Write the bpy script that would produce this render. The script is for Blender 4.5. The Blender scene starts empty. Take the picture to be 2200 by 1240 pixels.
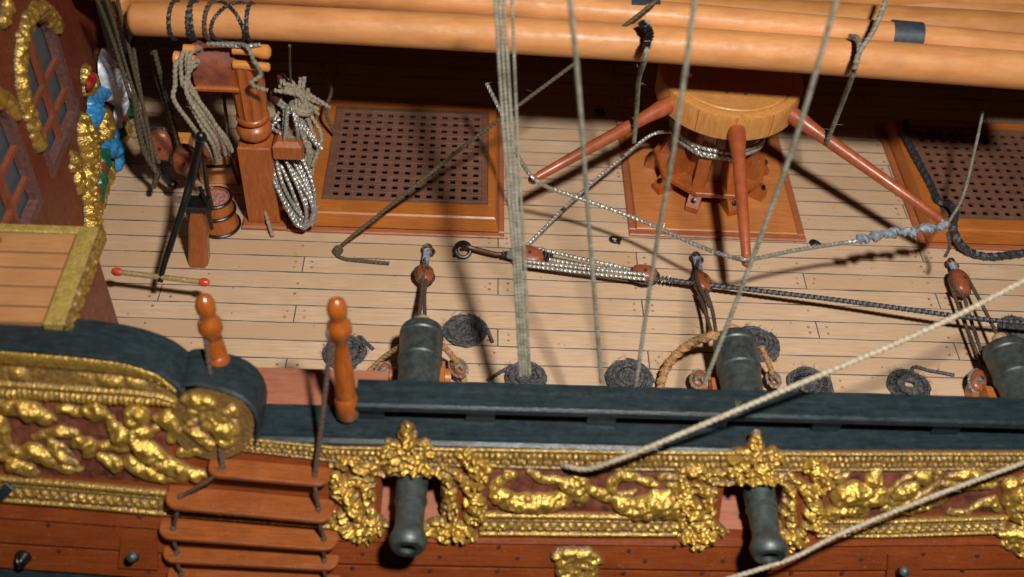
import bpy, math, random
import numpy as np
from mathutils import Vector, Matrix
random.seed(7); rng = np.random.default_rng(7)
SC = bpy.context.scene
COL = SC.collection
SC.unit_settings.scale_length = 0.01      # one unit is a centimetre of the model

# ------------------------------------------------------------ camera
PITCH, YAW, ROLL, FPX, DIST = 0.8144, 0.0637, 0.0786, 2363.4, 31.4
cp, sp = math.cos(PITCH), math.sin(PITCH); cy, sy = math.cos(YAW), math.sin(YAW)
CF = np.array([sy*cp, cy*cp, -sp]); CR = np.array([cy, -sy, 0.0]); CU = np.cross(CR, CF)
c_, s_ = math.cos(ROLL), math.sin(ROLL)
CR, CU = c_*CR + s_*CU, -s_*CR + c_*CU
CC = -CF*DIST
cam_d = bpy.data.cameras.new('camera'); cam = bpy.data.objects.new('camera', cam_d); COL.objects.link(cam)
cam_d.sensor_width = 36; cam_d.lens = FPX/2200*36
cam_d.clip_start = 0.5; cam_d.clip_end = 500
m = Matrix(((CR[0], CU[0], -CF[0], CC[0]), (CR[1], CU[1], -CF[1], CC[1]), (CR[2], CU[2], -CF[2], CC[2]), (0, 0, 0, 1)))
cam.matrix_world = m
cam_d.dof.use_dof = True; cam_d.dof.focus_distance = 31.0; cam_d.dof.aperture_fstop = 0.135
SC.camera = cam
# ------------------------------------------------------------ light: dim room + the flash
W = bpy.data.worlds.new('World'); SC.world = W; W.use_nodes = True
bg = W.node_tree.nodes['Background']; bg.inputs[0].default_value = (1.0, 0.72, 0.5, 1); bg.inputs[1].default_value = 0.012
fl = bpy.data.lights.new('flash', 'SPOT'); fl.energy = 72000; fl.spot_size = math.radians(96); fl.spot_blend = 1.0; fl.color = (1.0, 0.965, 0.9); fl.shadow_soft_size = 1.15
flo = bpy.data.objects.new('flash', fl); COL.objects.link(flo); flo.location = (4.6, -18.8, 31.8); flo.rotation_euler = (Vector((3.0, -3.5, 0))-Vector(flo.location)).to_track_quat('-Z', 'Y').to_euler()
SC.view_settings.view_transform = 'Standard'; SC.view_settings.look = 'None'
SC.view_settings.exposure = 0.0; SC.view_settings.gamma = 1.0; SC.view_settings.use_curve_mapping = False

# ------------------------------------------------------------ locating points in the place
def ray(px, py): return CF*FPX + CR*(px-1100) - CU*(py-620)
def Z(px, py, z=0.0):
    d = ray(px, py); return CC + d*((z-CC[2])/d[2])
def XP(px, py, x):
    d = ray(px, py); return CC + d*((x-CC[0])/d[0])
def YP(px, py, y):
    d = ray(px, py); return CC + d*((y-CC[1])/d[1])
HS = 0.47                                   # slope of the ship's side
HN = np.array([0, -1, HS])/math.hypot(1, HS)   # outward normal
HV = np.array([0, HS, 1])/math.hypot(1, HS)    # up along the side
H0 = np.array([0, -7.05, 2.3])
def HP(px, py, off=0.0):
    d = ray(px, py); t = ((H0 + HN*off - CC) @ HN)/(d @ HN); return CC + d*t
def huv(p): return np.array([p[0], (p-H0) @ HV])
def hxyz(u, v, n=0.0): return H0 + np.array([u, 0, 0]) + HV*v + HN*n

# ------------------------------------------------------------ materials
def new_mat(name):
    mt = bpy.data.materials.new(name); mt.use_nodes = True
    nt = mt.node_tree; b = nt.nodes['Principled BSDF']
    return mt, nt, b
def N(nt, kind, **kw):
    n = nt.nodes.new(kind)
    for k, v in kw.items():
        if k.startswith('_'): setattr(n, k[1:], v)
        else: n.inputs[k.replace('__', ' ')].default_value = v
    return n
def coords(nt, scale=(1, 1, 1)):
    g = nt.nodes.new('ShaderNodeNewGeometry'); mp = nt.nodes.new('ShaderNodeMapping')
    mp.inputs['Scale'].default_value = scale; nt.links.new(g.outputs['Position'], mp.inputs['Vector']); return mp.outputs[0]
def ramp(nt, src, stops):
    r = nt.nodes.new('ShaderNodeValToRGB'); e = r.color_ramp.elements
    while len(e) < len(stops): e.new(0.5)
    for i, (p, c) in enumerate(stops): e[i].position = p; e[i].color = (*c, 1) if len(c) == 3 else c
    nt.links.new(src, r.inputs[0]); return r.outputs[0]
def mix(nt, fac, a, b, mode='MIX'):
    m_ = nt.nodes.new('ShaderNodeMix'); m_.data_type = 'RGBA'; m_.blend_type = mode
    for sock, v in ((m_.inputs[0], fac), (m_.inputs[6], a), (m_.inputs[7], b)):
        if isinstance(v, bpy.types.NodeSocket): nt.links.new(v, sock)
        else: sock.default_value = v if isinstance(v, float) else (*v, 1)
    return m_.outputs[2]
def bump(nt, b, src, strength=0.3, dist=0.02):
    bp = nt.nodes.new('ShaderNodeBump'); bp.inputs['Strength'].default_value = strength; bp.inputs['Distance'].default_value = dist
    nt.links.new(src, bp.inputs['Height']); nt.links.new(bp.outputs[0], b.inputs['Normal'])
def wood(name, c1, c2, grain=(0.6, 9, 9), rough=0.4, coat=0.0, bs=0.25, speck=0.0, dust=0.12, spec=0.5):
    mt, nt, b = new_mat(name); v = coords(nt, grain)
    n1 = N(nt, 'ShaderNodeTexNoise', Scale=2.2, Detail=6.0, Roughness=0.62, Distortion=0.4); nt.links.new(v, n1.inputs['Vector'])
    col = ramp(nt, n1.outputs[0], [(0.3, c1), (0.7, c2)])
    v2 = coords(nt); n2 = N(nt, 'ShaderNodeTexNoise', Scale=0.9, Detail=3.0); nt.links.new(v2, n2.inputs['Vector'])
    col = mix(nt, ramp(nt, n2.outputs[0], [(0.35, (0, 0, 0)), (0.7, (0.35, 0.35, 0.35))]), col, tuple(x*0.62 for x in c1))
    if dust:   # pale dust grains lying on everything
        vo = N(nt, 'ShaderNodeTexNoise', Scale=26.0, Detail=2.0); nt.links.new(v2, vo.inputs['Vector'])
        col = mix(nt, ramp(nt, vo.outputs[0], [(0.66, (0, 0, 0)), (0.76, (dust*3, dust*3, dust*3))]), col, (0.5, 0.42, 0.36))
    nr = N(nt, 'ShaderNodeTexNoise', Scale=3.5, Detail=5.0, Roughness=0.7); nt.links.new(v2, nr.inputs['Vector'])
    rr_ = nt.nodes.new('ShaderNodeMapRange'); rr_.inputs[1].default_value = 0.3; rr_.inputs[2].default_value = 0.7; rr_.inputs[3].default_value = rough*0.75; rr_.inputs[4].default_value = min(1, rough*1.5)
    nt.links.new(nr.outputs[0], rr_.inputs[0]); nt.links.new(rr_.outputs[0], b.inputs['Roughness'])
    n5 = N(nt, 'ShaderNodeTexNoise', Scale=14.0, Detail=6.0, Roughness=0.75); nt.links.new(v, n5.inputs['Vector'])
    col = mix(nt, ramp(nt, n5.outputs[0], [(0.52, (0, 0, 0)), (0.72, (0.28, 0.28, 0.28))]), col, tuple(x*0.45 for x in c1))
    nt.links.new(col, b.inputs['Base Color']); b.inputs['Specular IOR Level'].default_value = spec
    b.inputs['Coat Weight'].default_value = coat; b.inputs['Coat Roughness'].default_value = 0.25
    n3 = N(nt, 'ShaderNodeTexNoise', Scale=9.0, Detail=4.0); nt.links.new(v, n3.inputs['Vector'])
    bump(nt, b, n3.outputs[0], bs, 0.02); return mt
def plain(name, c, rough=0.5, metal=0.0, var=0.35, sc=6.0, bs=0.3, c2=None, spec=0.5):
    mt, nt, b = new_mat(name); v = coords(nt)
    n1 = N(nt, 'ShaderNodeTexNoise', Scale=sc, Detail=5.0, Roughness=0.65); nt.links.new(v, n1.inputs['Vector'])
    c2 = c2 or tuple(x*(1+var) for x in c)
    nt.links.new(ramp(nt, n1.outputs[0], [(0.35, tuple(x*(1-var) for x in c)), (0.68, c2)]), b.inputs['Base Color'])
    b.inputs['Roughness'].default_value = rough; b.inputs['Metallic'].default_value = metal; b.inputs['Specular IOR Level'].default_value = spec
    n2 = N(nt, 'ShaderNodeTexNoise', Scale=sc*5, Detail=4.0); nt.links.new(v, n2.inputs['Vector'])
    bump(nt, b, n2.outputs[0], bs, 0.02); return mt
def gold_mat(name='gilding', base=(0.60, 0.375, 0.075), under=(0.13, 0.062, 0.022), lo=0.12, hi=0.38, metal=0.74):
    """gold mixed to brown where the carving is lowest, broken up by noise"""
    mt, nt, b = new_mat(name); v = coords(nt)
    n1 = N(nt, 'ShaderNodeTexNoise', Scale=5.0, Detail=5.0, Roughness=0.7); nt.links.new(v, n1.inputs['Vector'])
    gold = ramp(nt, n1.outputs[0], [(0.3, tuple(x*0.6 for x in base)), (0.62, base)])
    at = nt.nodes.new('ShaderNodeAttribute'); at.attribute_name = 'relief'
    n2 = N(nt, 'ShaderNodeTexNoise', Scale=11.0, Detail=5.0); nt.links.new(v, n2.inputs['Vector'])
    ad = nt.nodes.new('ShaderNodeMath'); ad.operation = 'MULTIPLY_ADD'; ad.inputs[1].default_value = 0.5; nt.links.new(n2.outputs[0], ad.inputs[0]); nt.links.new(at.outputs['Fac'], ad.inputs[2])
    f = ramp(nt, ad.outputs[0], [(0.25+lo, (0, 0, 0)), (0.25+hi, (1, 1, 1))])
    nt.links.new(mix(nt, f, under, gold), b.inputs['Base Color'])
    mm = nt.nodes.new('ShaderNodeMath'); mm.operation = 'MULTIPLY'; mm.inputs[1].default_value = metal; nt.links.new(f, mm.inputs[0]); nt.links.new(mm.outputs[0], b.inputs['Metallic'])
    b.inputs['Roughness'].default_value = 0.42; b.inputs['Specular IOR Level'].default_value = 0.8
    n3 = N(nt, 'ShaderNodeTexNoise', Scale=13.0, Detail=4.0, Roughness=0.65); nt.links.new(v, n3.inputs['Vector'])
    n4 = N(nt, 'ShaderNodeTexVoronoi', Scale=15.0); nt.links.new(v, n4.inputs['Vector'])
    ms = nt.nodes.new('ShaderNodeMath'); ms.operation = 'ADD'; nt.links.new(n3.outputs[0], ms.inputs[0]); nt.links.new(n4.outputs['Distance'], ms.inputs[1])
    bump(nt, b, ms.outputs[0], 0.36, 0.05); return mt
M = {}
M["stepw"] = wood("step_wood", (0.20, 0.047, 0.009), (0.33, 0.092, 0.019), rough=0.36, coat=0.3)
M["hull"] = wood('varnished_red_plank', (0.15, 0.028, 0.006), (0.25, 0.056, 0.011), rough=0.33, coat=0.3, dust=0.1)
M['cabin'] = wood('dark_red_plank', (0.13, 0.025, 0.012), (0.21, 0.045, 0.016), grain=(9, 9, 0.6), rough=0.42, coat=0.1, dust=0.08)
M['coaming'] = wood('orange_varnished_wood', (0.34, 0.092, 0.014), (0.48, 0.16, 0.028), rough=0.35, coat=0.3)
M['sill'] = wood('reddish_trim_wood', (0.28, 0.075, 0.028), (0.38, 0.125, 0.05), rough=0.4, coat=0.2)
M['plate'] = wood('capstan_step_wood', (0.40, 0.125, 0.032), (0.54, 0.205, 0.06), rough=0.38, coat=0.25)
M['capred'] = wood('capstan_wood', (0.27, 0.058, 0.010), (0.42, 0.115, 0.02), grain=(5, 5, 1.0), rough=0.35, coat=0.35)
M['bar'] = wood('handspike_wood', (0.26, 0.052, 0.017), (0.38, 0.095, 0.03), grain=(2, 2, 2), rough=0.38, coat=0.3)
M['drum'] = wood('drumhead_wood', (0.42, 0.165, 0.036), (0.60, 0.28, 0.08), grain=(3, 7, 1.0), rough=0.36, coat=0.3)
M['spar'] = wood('spar_wood', (0.50, 0.195, 0.058), (0.62, 0.285, 0.10), grain=(0.4, 2.2, 2.2), rough=0.52, coat=0.06, bs=0.06, dust=0.03)
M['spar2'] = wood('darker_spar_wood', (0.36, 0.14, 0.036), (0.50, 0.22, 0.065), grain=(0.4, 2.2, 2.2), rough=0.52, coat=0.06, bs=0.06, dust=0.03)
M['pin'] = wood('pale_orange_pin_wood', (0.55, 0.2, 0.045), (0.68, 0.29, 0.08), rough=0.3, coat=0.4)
M['pink'] = wood('pinkish_inner_plank', (0.26, 0.085, 0.045), (0.38, 0.14, 0.08), rough=0.5)
M['lodge'] = wood('lodge_roof_plank', (0.38, 0.17, 0.065), (0.50, 0.245, 0.10), rough=0.45)
M['grate'] = wood('grating_wood', (0.095, 0.040, 0.026), (0.23, 0.10, 0.058), grain=(1.2, 9, 9), rough=0.5, dust=0.06)
M['dpin'] = plain('dark_belaying_pin_wood', (0.075, 0.022, 0.016), 0.45)
M['kev'] = plain('matt_red_brown_paint', (0.21, 0.055, 0.03), 0.6, sc=3, bs=0.15)
M['black'] = wood('dark_teal_paint', (0.006, 0.012, 0.015), (0.022, 0.036, 0.042), grain=(0.8, 5, 5), rough=0.36, bs=0.3, dust=0.03, spec=0.55)
M['gun'] = plain('aged_bronze_gun_metal', (0.034, 0.045, 0.044), 0.46, 0.2, sc=5, c2=(0.062, 0.078, 0.075), bs=0.2, spec=0.9)
M['iron'] = plain('blackened_iron', (0.014, 0.014, 0.015), 0.3, 0.5, sc=8, bs=0.3, spec=0.8)
M['band'] = plain('blue_grey_iron_band', (0.030, 0.038, 0.052), 0.5, 0.0, sc=8)
M['brownrust'] = plain('brown_metal', (0.09, 0.04, 0.028), 0.4, 0.4, sc=9)
M['rope'] = plain('beige_rope', (0.27, 0.22, 0.155), 0.75, sc=14, bs=0.6)
M['ropeg'] = plain('grey_beige_rope', (0.175, 0.16, 0.12), 0.7, sc=5, c2=(0.27, 0.25, 0.19), bs=0.6)
M['ropec'] = plain('cream_rope', (0.40, 0.335, 0.24), 0.75, sc=14, bs=0.6)
M['ropes'] = plain('silvery_varnished_rope', (0.36, 0.34, 0.30), 0.28, metal=0.45, sc=14, bs=0.3, spec=1.0)
M['roped'] = plain('olive_brown_rope', (0.085, 0.063, 0.035), 0.75, sc=14, bs=0.6)
M['ropeb'] = plain('brown_tackle_rope', (0.085, 0.050, 0.034), 0.7, sc=14, bs=0.6)
M['ropeo'] = plain('orange_brown_breeching_rope', (0.36, 0.19, 0.075), 0.7, sc=14, bs=0.6)
M['ropek'] = plain('tarred_rope', (0.012, 0.013, 0.018), 0.42, sc=14, bs=0.5, c2=(0.04, 0.045, 0.055), spec=0.9)
M['coil'] = plain('charcoal_coiled_rope', (0.038, 0.036, 0.040), 0.7, sc=9, bs=0.8, c2=(0.12, 0.115, 0.118))
M['glue'] = plain('grey_glue_coated_rope', (0.20, 0.225, 0.26), 0.4, sc=10, bs=0.6)
M['block'] = wood('tackle_block_wood', (0.20, 0.05, 0.022), (0.36, 0.10, 0.035), grain=(4, 4, 4), rough=0.4, coat=0.2)
M['seam'] = plain('seam_caulk', (0.03, 0.04, 0.058), 0.8, sc=1.3, c2=(0.13, 0.125, 0.12))
M['void'] = plain('painted_hold_shade', (0.006, 0.004, 0.003), 0.9)
M['dark'] = plain('dark_far_wood', (0.06, 0.022, 0.012), 0.6)
M['goldp'] = gold_mat()
M['goldl'] = gold_mat('pale_gilding', base=(0.52, 0.37, 0.09), lo=-0.2, hi=0.0, metal=0.25)
M['ground'] = plain('worn_maroon_ground', (0.105, 0.022, 0.012), 0.5, sc=4, c2=(0.19, 0.06, 0.03), var=0.5, bs=0.5)
M['goldb'] = gold_mat('tarnished_gilding', base=(0.26, 0.14, 0.04), lo=-.2, hi=0.0, metal=0.4)
M['white'] = plain('white_enamel', (0.66, 0.70, 0.78), 0.35, var=0.12, bs=0.2)
M['blue'] = plain('blue_enamel', (0.035, 0.21, 0.46), 0.3, var=0.2)
M['green'] = plain('green_enamel', (0.01, 0.10, 0.05), 0.3, var=0.2)
M['red'] = plain('red_enamel', (0.34, 0.02, 0.015), 0.3, var=0.2)
M['redtip'] = plain('red_lacquer', (0.5, 0.05, 0.025), 0.3, var=0.2)
M['brass'] = plain('brass_bar', (0.5, 0.37, 0.16), 0.4, 0.5, sc=12)
M['dustp'] = plain('redwood_disc', (0.27, 0.09, 0.065), 0.6, sc=12, c2=(0.5, 0.25, 0.2))
M['mullion'] = wood('window_bar_wood', (0.20, 0.05, 0.022), (0.30, 0.08, 0.035), grain=(4, 4, 1), rough=0.5)
M['wframe'] = plain('mauve_brown_window_frame', (0.15, 0.065, 0.055), 0.6, sc=8)
def glass_mat():
    mt, nt, b = new_mat('grey_window_glass')
    b.inputs['Base Color'].default_value = (0.075, 0.095, 0.11, 1); b.inputs['Roughness'].default_value = 0.3
    b.inputs['Specular IOR Level'].default_value = 0.7; return mt
M['glass'] = glass_mat()
def deck_mat():
    mt, nt, b = new_mat('pale_deck_plank')
    at = nt.nodes.new('ShaderNodeAttribute'); at.attribute_name = 'tone'
    v = coords(nt, (0.5, 7, 7)); n1 = N(nt, 'ShaderNodeTexNoise', Scale=2.0, Detail=6.0, Roughness=0.6, Distortion=0.3); nt.links.new(v, n1.inputs['Vector'])
    c = ramp(nt, n1.outputs[0], [(0.3, (0.46, 0.305, 0.195)), (0.7, (0.60, 0.425, 0.285))])
    c = mix(nt, at.outputs['Fac'], c, (0.46, 0.30, 0.18))
    v2 = coords(nt)
    n2 = N(nt, 'ShaderNodeTexNoise', Scale=0.55, Detail=4.0, Roughness=0.6); nt.links.new(v2, n2.inputs['Vector'])
    c = mix(nt, ramp(nt, n2.outputs[0], [(0.42, (0, 0, 0)), (0.72, (0.55, 0.55, 0.55))]), c, (0.43, 0.275, 0.155))
    vo = N(nt, 'ShaderNodeTexVoronoi', Scale=2.3, Randomness=1.0); nt.links.new(v2, vo.inputs['Vector'])
    c = mix(nt, ramp(nt, vo.outputs['Distance'], [(0.03, (0.85, 0.85, 0.85)), (0.075, (0, 0, 0))]), c, (0.10, 0.065, 0.05))
    vo2 = N(nt, 'ShaderNodeTexNoise', Scale=17.0, Detail=3.0, Roughness=0.7); nt.links.new(v2, vo2.inputs['Vector'])
    c = mix(nt, ramp(nt, vo2.outputs[0], [(0.68, (0, 0, 0)), (0.74, (0.6, 0.6, 0.6))]), c, (0.25, 0.15, 0.09))
    c = mix(nt, ramp(nt, vo2.outputs[0], [(0.26, (0.5, 0.5, 0.5)), (0.31, (0, 0, 0))]), c, (0.75, 0.66, 0.56))
    nt.links.new(c, b.inputs['Base Color']); b.inputs['Roughness'].default_value = 0.5; b.inputs['Specular IOR Level'].default_value = 0.4
    bump(nt, b, n1.outputs[0], 0.3, 0.03); return mt
M['deck'] = deck_mat()

# ------------------------------------------------------------ mesh makers: (verts, faces)
class MB:
    def __init__(s): s.v = []; s.f = []; s.n = 0
    def add(s, v, f):
        v = np.asarray(v, float); s.v.append(v); k = s.n; s.f += [tuple(i+k for i in q) for q in f]; s.n += len(v); return s
    def box(s, lo, hi, bev=0.0):
        lo = np.array(lo, float); hi = np.array(hi, float)
        return s.hexa([(lo[0], lo[1]), (hi[0], lo[1]), (hi[0], hi[1]), (lo[0], hi[1])], lo[2], hi[2], bev)
    def hexa(s, poly, z0, z1, bev=0.0):
        """prism of a ground polygon with chamfered edges"""
        p = np.array(poly, float); n = len(p); c = p.mean(0)
        if bev > 0:
            def off(d):
                out = []
                for i in range(n):
                    a, b_, e = p[i-1], p[i], p[(i+1) % n]
                    d1 = (b_-a)/np.linalg.norm(b_-a); d2 = (e-b_)/np.linalg.norm(e-b_)
                    n1 = np.array([-d1[1], d1[0]]); n2 = np.array([-d2[1], d2[0]])
                    if n1 @ (c-b_) < 0: n1 = -n1; n2 = -n2
                    bb = n1+n2; bb /= max(1e-6, (bb @ n1)); out.append(b_+bb*d)
                return np.array(out)
            q = off(bev)
            rings = [(q, z0), (p, z0+bev), (p, z1-bev), (q, z1)]
        else: rings = [(p, z0), (p, z1)]
        v = [(*x, z) for r, z in rings for x in r]; f = []
        for k in range(len(rings)-1):
            for i in range(n): j = (i+1) % n; f.append((k*n+i, k*n+j, (k+1)*n+j, (k+1)*n+i))
        f.append(tuple(range(n))[::-1]); f.append(tuple((len(rings)-1)*n+i for i in range(n)))
        return s.add(v, f)
    def beam(s, a, b, w, h, up=(0, 0, 1), bev=0.02):
        a = np.array(a, float); b = np.array(b, float); t = b-a; L = np.linalg.norm(t); t /= L
        up = np.array(up, float); x = np.cross(t, up); x /= np.linalg.norm(x); y = np.cross(x, t)
        t2 = MB().box((-w/2, -h/2, 0), (w/2, h/2, L), bev)
        v = np.vstack(t2.v); return s.add(a + v[:, :1]*x + v[:, 1:2]*y + v[:, 2:3]*t, t2.f)
    def tube(s, pts, rad, sides=10, lobes=0, pitch=0.5, amp=0.2, cap=True):
        P = np.asarray(pts, float); n = len(P); R_ = np.full(n, rad) if np.isscalar(rad) else np.asarray(rad, float)
        T = np.gradient(P, axis=0); T /= np.linalg.norm(T, axis=1)[:, None]+1e-12
        u = np.cross(T[0], (0.31, 0.17, 0.93)); u /= np.linalg.norm(u)
        d = np.r_[0, np.cumsum(np.linalg.norm(np.diff(P, axis=0), axis=1))]
        th = np.arange(sides)/sides*2*math.pi; V = np.zeros((n, sides, 3))
        for i in range(n):
            u = u-(u @ T[i])*T[i]; u /= np.linalg.norm(u); w = np.cross(T[i], u)
            ph = d[i]/pitch*2*math.pi if lobes else 0
            rr = R_[i]*(1+amp*np.cos(lobes*th)) if lobes else np.full(sides, R_[i])
            V[i] = P[i]+rr[:, None]*(np.cos(th+ph)[:, None]*u+np.sin(th+ph)[:, None]*w)
        f = []
        for i in range(n-1):
            for k in range(sides): l = (k+1) % sides; f.append((i*sides+k, i*sides+l, (i+1)*sides+l, (i+1)*sides+k))
        if cap: f.append(tuple(range(sides))[::-1]); f.append(tuple((n-1)*sides+k for k in range(sides)))
        return s.add(V.reshape(-1, 3), f)
    def rope(s, pts, r, jit=0.0, smooth=True, fuzz=0, pitch=None, amp=0.10):
        P = smooth_path(pts, step=max(0.03, r*0.75)) if smooth else np.asarray(pts, float)
        if jit: P = P+np.cumsum(rng.normal(0, jit, P.shape), axis=0)*0.15+rng.normal(0, jit*0.15, P.shape)
        s.tube(P, r*0.97, sides=9, lobes=3, pitch=pitch or r*6.5, amp=amp)
        for _ in range(fuzz):
            i = rng.integers(0, len(P)); p = P[i]; d = rng.normal(0, 1, 3); d /= np.linalg.norm(d); d[2] = abs(d[2])
            L = r*rng.uniform(1.6, 3.6); e = rng.normal(0, 1, 3)*L*0.3
            s.tube([p, p+d*L*0.6, p+d*L+e], [0.007, 0.006, 0.003], sides=3)
        return s
    def lathe(s, prof, a, b, sides=24):
        """prof = [(t along a->b in length units, radius)]"""
        a = np.array(a, float); b = np.array(b, float); t = (b-a)/np.linalg.norm(b-a)
        u = np.cross(t, (0.2, 0.9, 0.37) if abs(t[1]) < 0.8 else (0.9, 0.1, 0.3)); u /= np.linalg.norm(u); w = np.cross(t, u)
        th = np.arange(sides)/sides*2*math.pi; v = []; f = []
        for (q, r) in prof:
            for x in th: v.append(a+t*q+(u*math.cos(x)+w*math.sin(x))*max(r, 1e-4))
        for i in range(len(prof)-1):
            for k in range(sides): l = (k+1) % sides; f.append((i*sides+k, i*sides+l, (i+1)*sides+l, (i+1)*sides+k))
        f.append(tuple(range(sides))[::-1]); f.append(tuple((len(prof)-1)*sides+k for k in range(sides)))
        return s.add(v, f)
    def blob(s, c, r, sub=10):
        c = np.array(c, float); r = np.array([r]*3 if np.isscalar(r) else r, float); v = []; f = []
        for i in range(sub+1):
            a = math.pi*i/sub
            for k in range(sub*2):
                b_ = math.pi*k/sub; v.append(c+r*np.array([math.sin(a)*math.cos(b_), math.sin(a)*math.sin(b_), math.cos(a)]))
        q = sub*2
        for i in range(sub):
            for k in range(q): f.append((i*q+k, (i+1)*q+k, (i+1)*q+(k+1) % q, i*q+(k+1) % q))
        return s.add(v, f)
    def ring(s, c, R_, r, nrm=(0, 0, 1), a0=0, a1=360, n=28, ellip=1.0):
        nrm = np.array(nrm, float); nrm /= np.linalg.norm(nrm)
        u = np.cross(nrm, (0.1, 0.2, 0.95) if abs(nrm[2]) < 0.9 else (0, 1, 0)); u /= np.linalg.norm(u); w = np.cross(nrm, u)
        P = [np.array(c)+R_*(math.cos(math.radians(a))*u+ellip*math.sin(math.radians(a))*w) for a in np.linspace(a0, a1, n)]
        return s.tube(P, r, sides=8, cap=a1-a0 < 359)
def smooth_path(pts, step=0.1):
    P = np.asarray(pts, float)
    if len(P) == 2: 
        n = max(2, int(np.linalg.norm(P[1]-P[0])/step)+1); return P[0]+(P[1]-P[0])*np.linspace(0, 1, n)[:, None]
    Q = np.vstack([2*P[0]-P[1], P, 2*P[-1]-P[-2]]); out = []
    for i in range(len(P)-1):
        p0, p1, p2, p3 = Q[i:i+4]; n = max(2, int(np.linalg.norm(p2-p1)/step))
        for t in np.linspace(0, 1, n, endpoint=False):
            out.append(0.5*((2*p1)+(-p0+p2)*t+(2*p0-5*p1+4*p2-p3)*t*t+(-p0+3*p1-3*p2+p3)*t**3))
    out.append(P[-1]); return np.array(out)

def link(name, mb, mat, parent=None, smooth=True, attr=None, origin=None, angle=40):
    v = np.vstack(mb.v)
    if parent is not None:
        o0 = np.array(WORLD[parent.name])
    else:
        o0 = np.array(origin) if origin is not None else np.array([v[:, 0].mean(), v[:, 1].mean(), v[:, 2].min()])
    me = bpy.data.meshes.new(name); me.from_pydata((v-o0).tolist(), [], mb.f); me.update()
    mats = mat if isinstance(mat, (list, tuple)) else [mat]
    for q in mats: me.materials.append(q)
    if smooth:
        me.polygons.foreach_set('use_smooth', [True]*len(me.polygons))
        try: me.set_sharp_from_angle(angle=math.radians(angle))
        except Exception: pass
    if attr:
        for k, a in attr.items():
            at = me.attributes.new(k, 'FLOAT', 'POINT'); at.data.foreach_set('value', np.asarray(a, float))
    o = bpy.data.objects.new(name, me); COL.objects.link(o)
    if parent is not None:
        o.parent = parent; o.location = (0, 0, 0); WORLD[o.name] = tuple(o0)
    else:
        o.location = tuple(o0); WORLD[o.name] = tuple(o0)
    return o
WORLD = {}
def thing(name, label, cat, loc, group=None):
    o = bpy.data.objects.new(name, None); COL.objects.link(o); o.empty_display_size = 0.2
    o.location = tuple(float(x) for x in loc); WORLD[o.name] = tuple(float(x) for x in loc)
    o['label'] = label; o['category'] = cat
    if group: o['group'] = group
    return o
def tag(o, label, cat, group=None, kind=None):
    if kind: o['kind'] = kind
    if label: o['label'] = label; o['category'] = cat
    if group: o['group'] = group
    return o
def copy_tree(o, parent=None):
    c = o.copy(); COL.objects.link(c)
    if parent: c.parent = parent
    for ch in [x for x in bpy.data.objects if x.parent == o]: copy_tree(ch, c)
    return c

# ------------------------------------------------------------ relief carving as a height field on a plane
def relief_mesh(strokes, cell=0.026, hk=1.0, rough=0.05, seed=1, to3=None, base=-0.03, bump_f=19.0, hmax=None, wob=0.012):
    """strokes: polylines of (u, v, r) in plane units; returns MB, relief attribute"""
    r_ = np.random.default_rng(seed)
    allp = np.vstack([np.array(s) for s in strokes]); R_ = allp[:, 2].max()
    lo = allp[:, :2].min(0)-R_-cell*2; hi = allp[:, :2].max(0)+R_+cell*2
    nu = int((hi[0]-lo[0])/cell)+2; nv = int((hi[1]-lo[1])/cell)+2
    U_, V_ = np.meshgrid(lo[0]+np.arange(nu)*cell, lo[1]+np.arange(nv)*cell, indexing='ij')
    # wobble so no stroke is a clean capsule
    wu = U_+wob*np.sin(V_*15+U_*5+seed)+wob*.5*np.sin(U_*27+V_*13); wv = V_+wob*np.sin(U_*17+V_*3+seed)+wob*.5*np.sin(V_*25-U_*11)
    H = np.full(U_.shape, -1.0)
    for s in strokes:
        s = np.array(s, float)
        if len(s) == 1: s = np.vstack([s, s+[1e-4, 0, 0]])
        for a, b_ in zip(s[:-1], s[1:]):
            d = b_[:2]-a[:2]; L2 = max(d @ d, 1e-9)
            t = np.clip(((wu-a[0])*d[0]+(wv-a[1])*d[1])/L2, 0, 1)
            rr = a[2]+(b_[2]-a[2])*t; dist = np.hypot(wu-a[0]-d[0]*t, wv-a[1]-d[1]*t)/rr
            h = np.where(dist < 1, hk*rr*np.sqrt(np.clip(1-dist**2, 0, 1)), -1)
            H = np.maximum(H, h)
    nz = np.zeros_like(H)
    for k in range(7):
        a = r_.uniform(0, 6.28); fr = bump_f*r_.uniform(0.6, 1.7); nz += np.sin((U_*math.cos(a)+V_*math.sin(a))*fr+r_.uniform(0, 6.28)+1.3*np.sin((V_*math.cos(a)-U_*math.sin(a))*fr*0.6))
    inside = H > 0
    Hh = np.where(inside, H*(1+rough*nz)+0.12*rough*nz, base)
    if hmax: Hh = np.minimum(Hh, hmax)
    keepv = inside.copy(); keepf = inside[:-1, :-1] | inside[1:, :-1] | inside[:-1, 1:] | inside[1:, 1:]
    need = np.zeros_like(inside); need[:-1, :-1] |= keepf; need[1:, :-1] |= keepf; need[:-1, 1:] |= keepf; need[1:, 1:] |= keepf
    idx = -np.ones(H.shape, int); idx[need] = np.arange(need.sum())
    v = to3(U_[need], V_[need], Hh[need])
    I, J = np.nonzero(keepf)
    f = list(zip(idx[I, J].tolist(), idx[I+1, J].tolist(), idx[I+1, J+1].tolist(), idx[I, J+1].tolist()))
    mb = MB().add(v, f)
    return mb, np.clip(Hh[need], 0, 1)*3.2
def hull3(u, v, n): return H0[None, :]+np.stack([u, v*0, v*0], 1)+v[:, None]*HV+n[:, None]*HN
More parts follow.
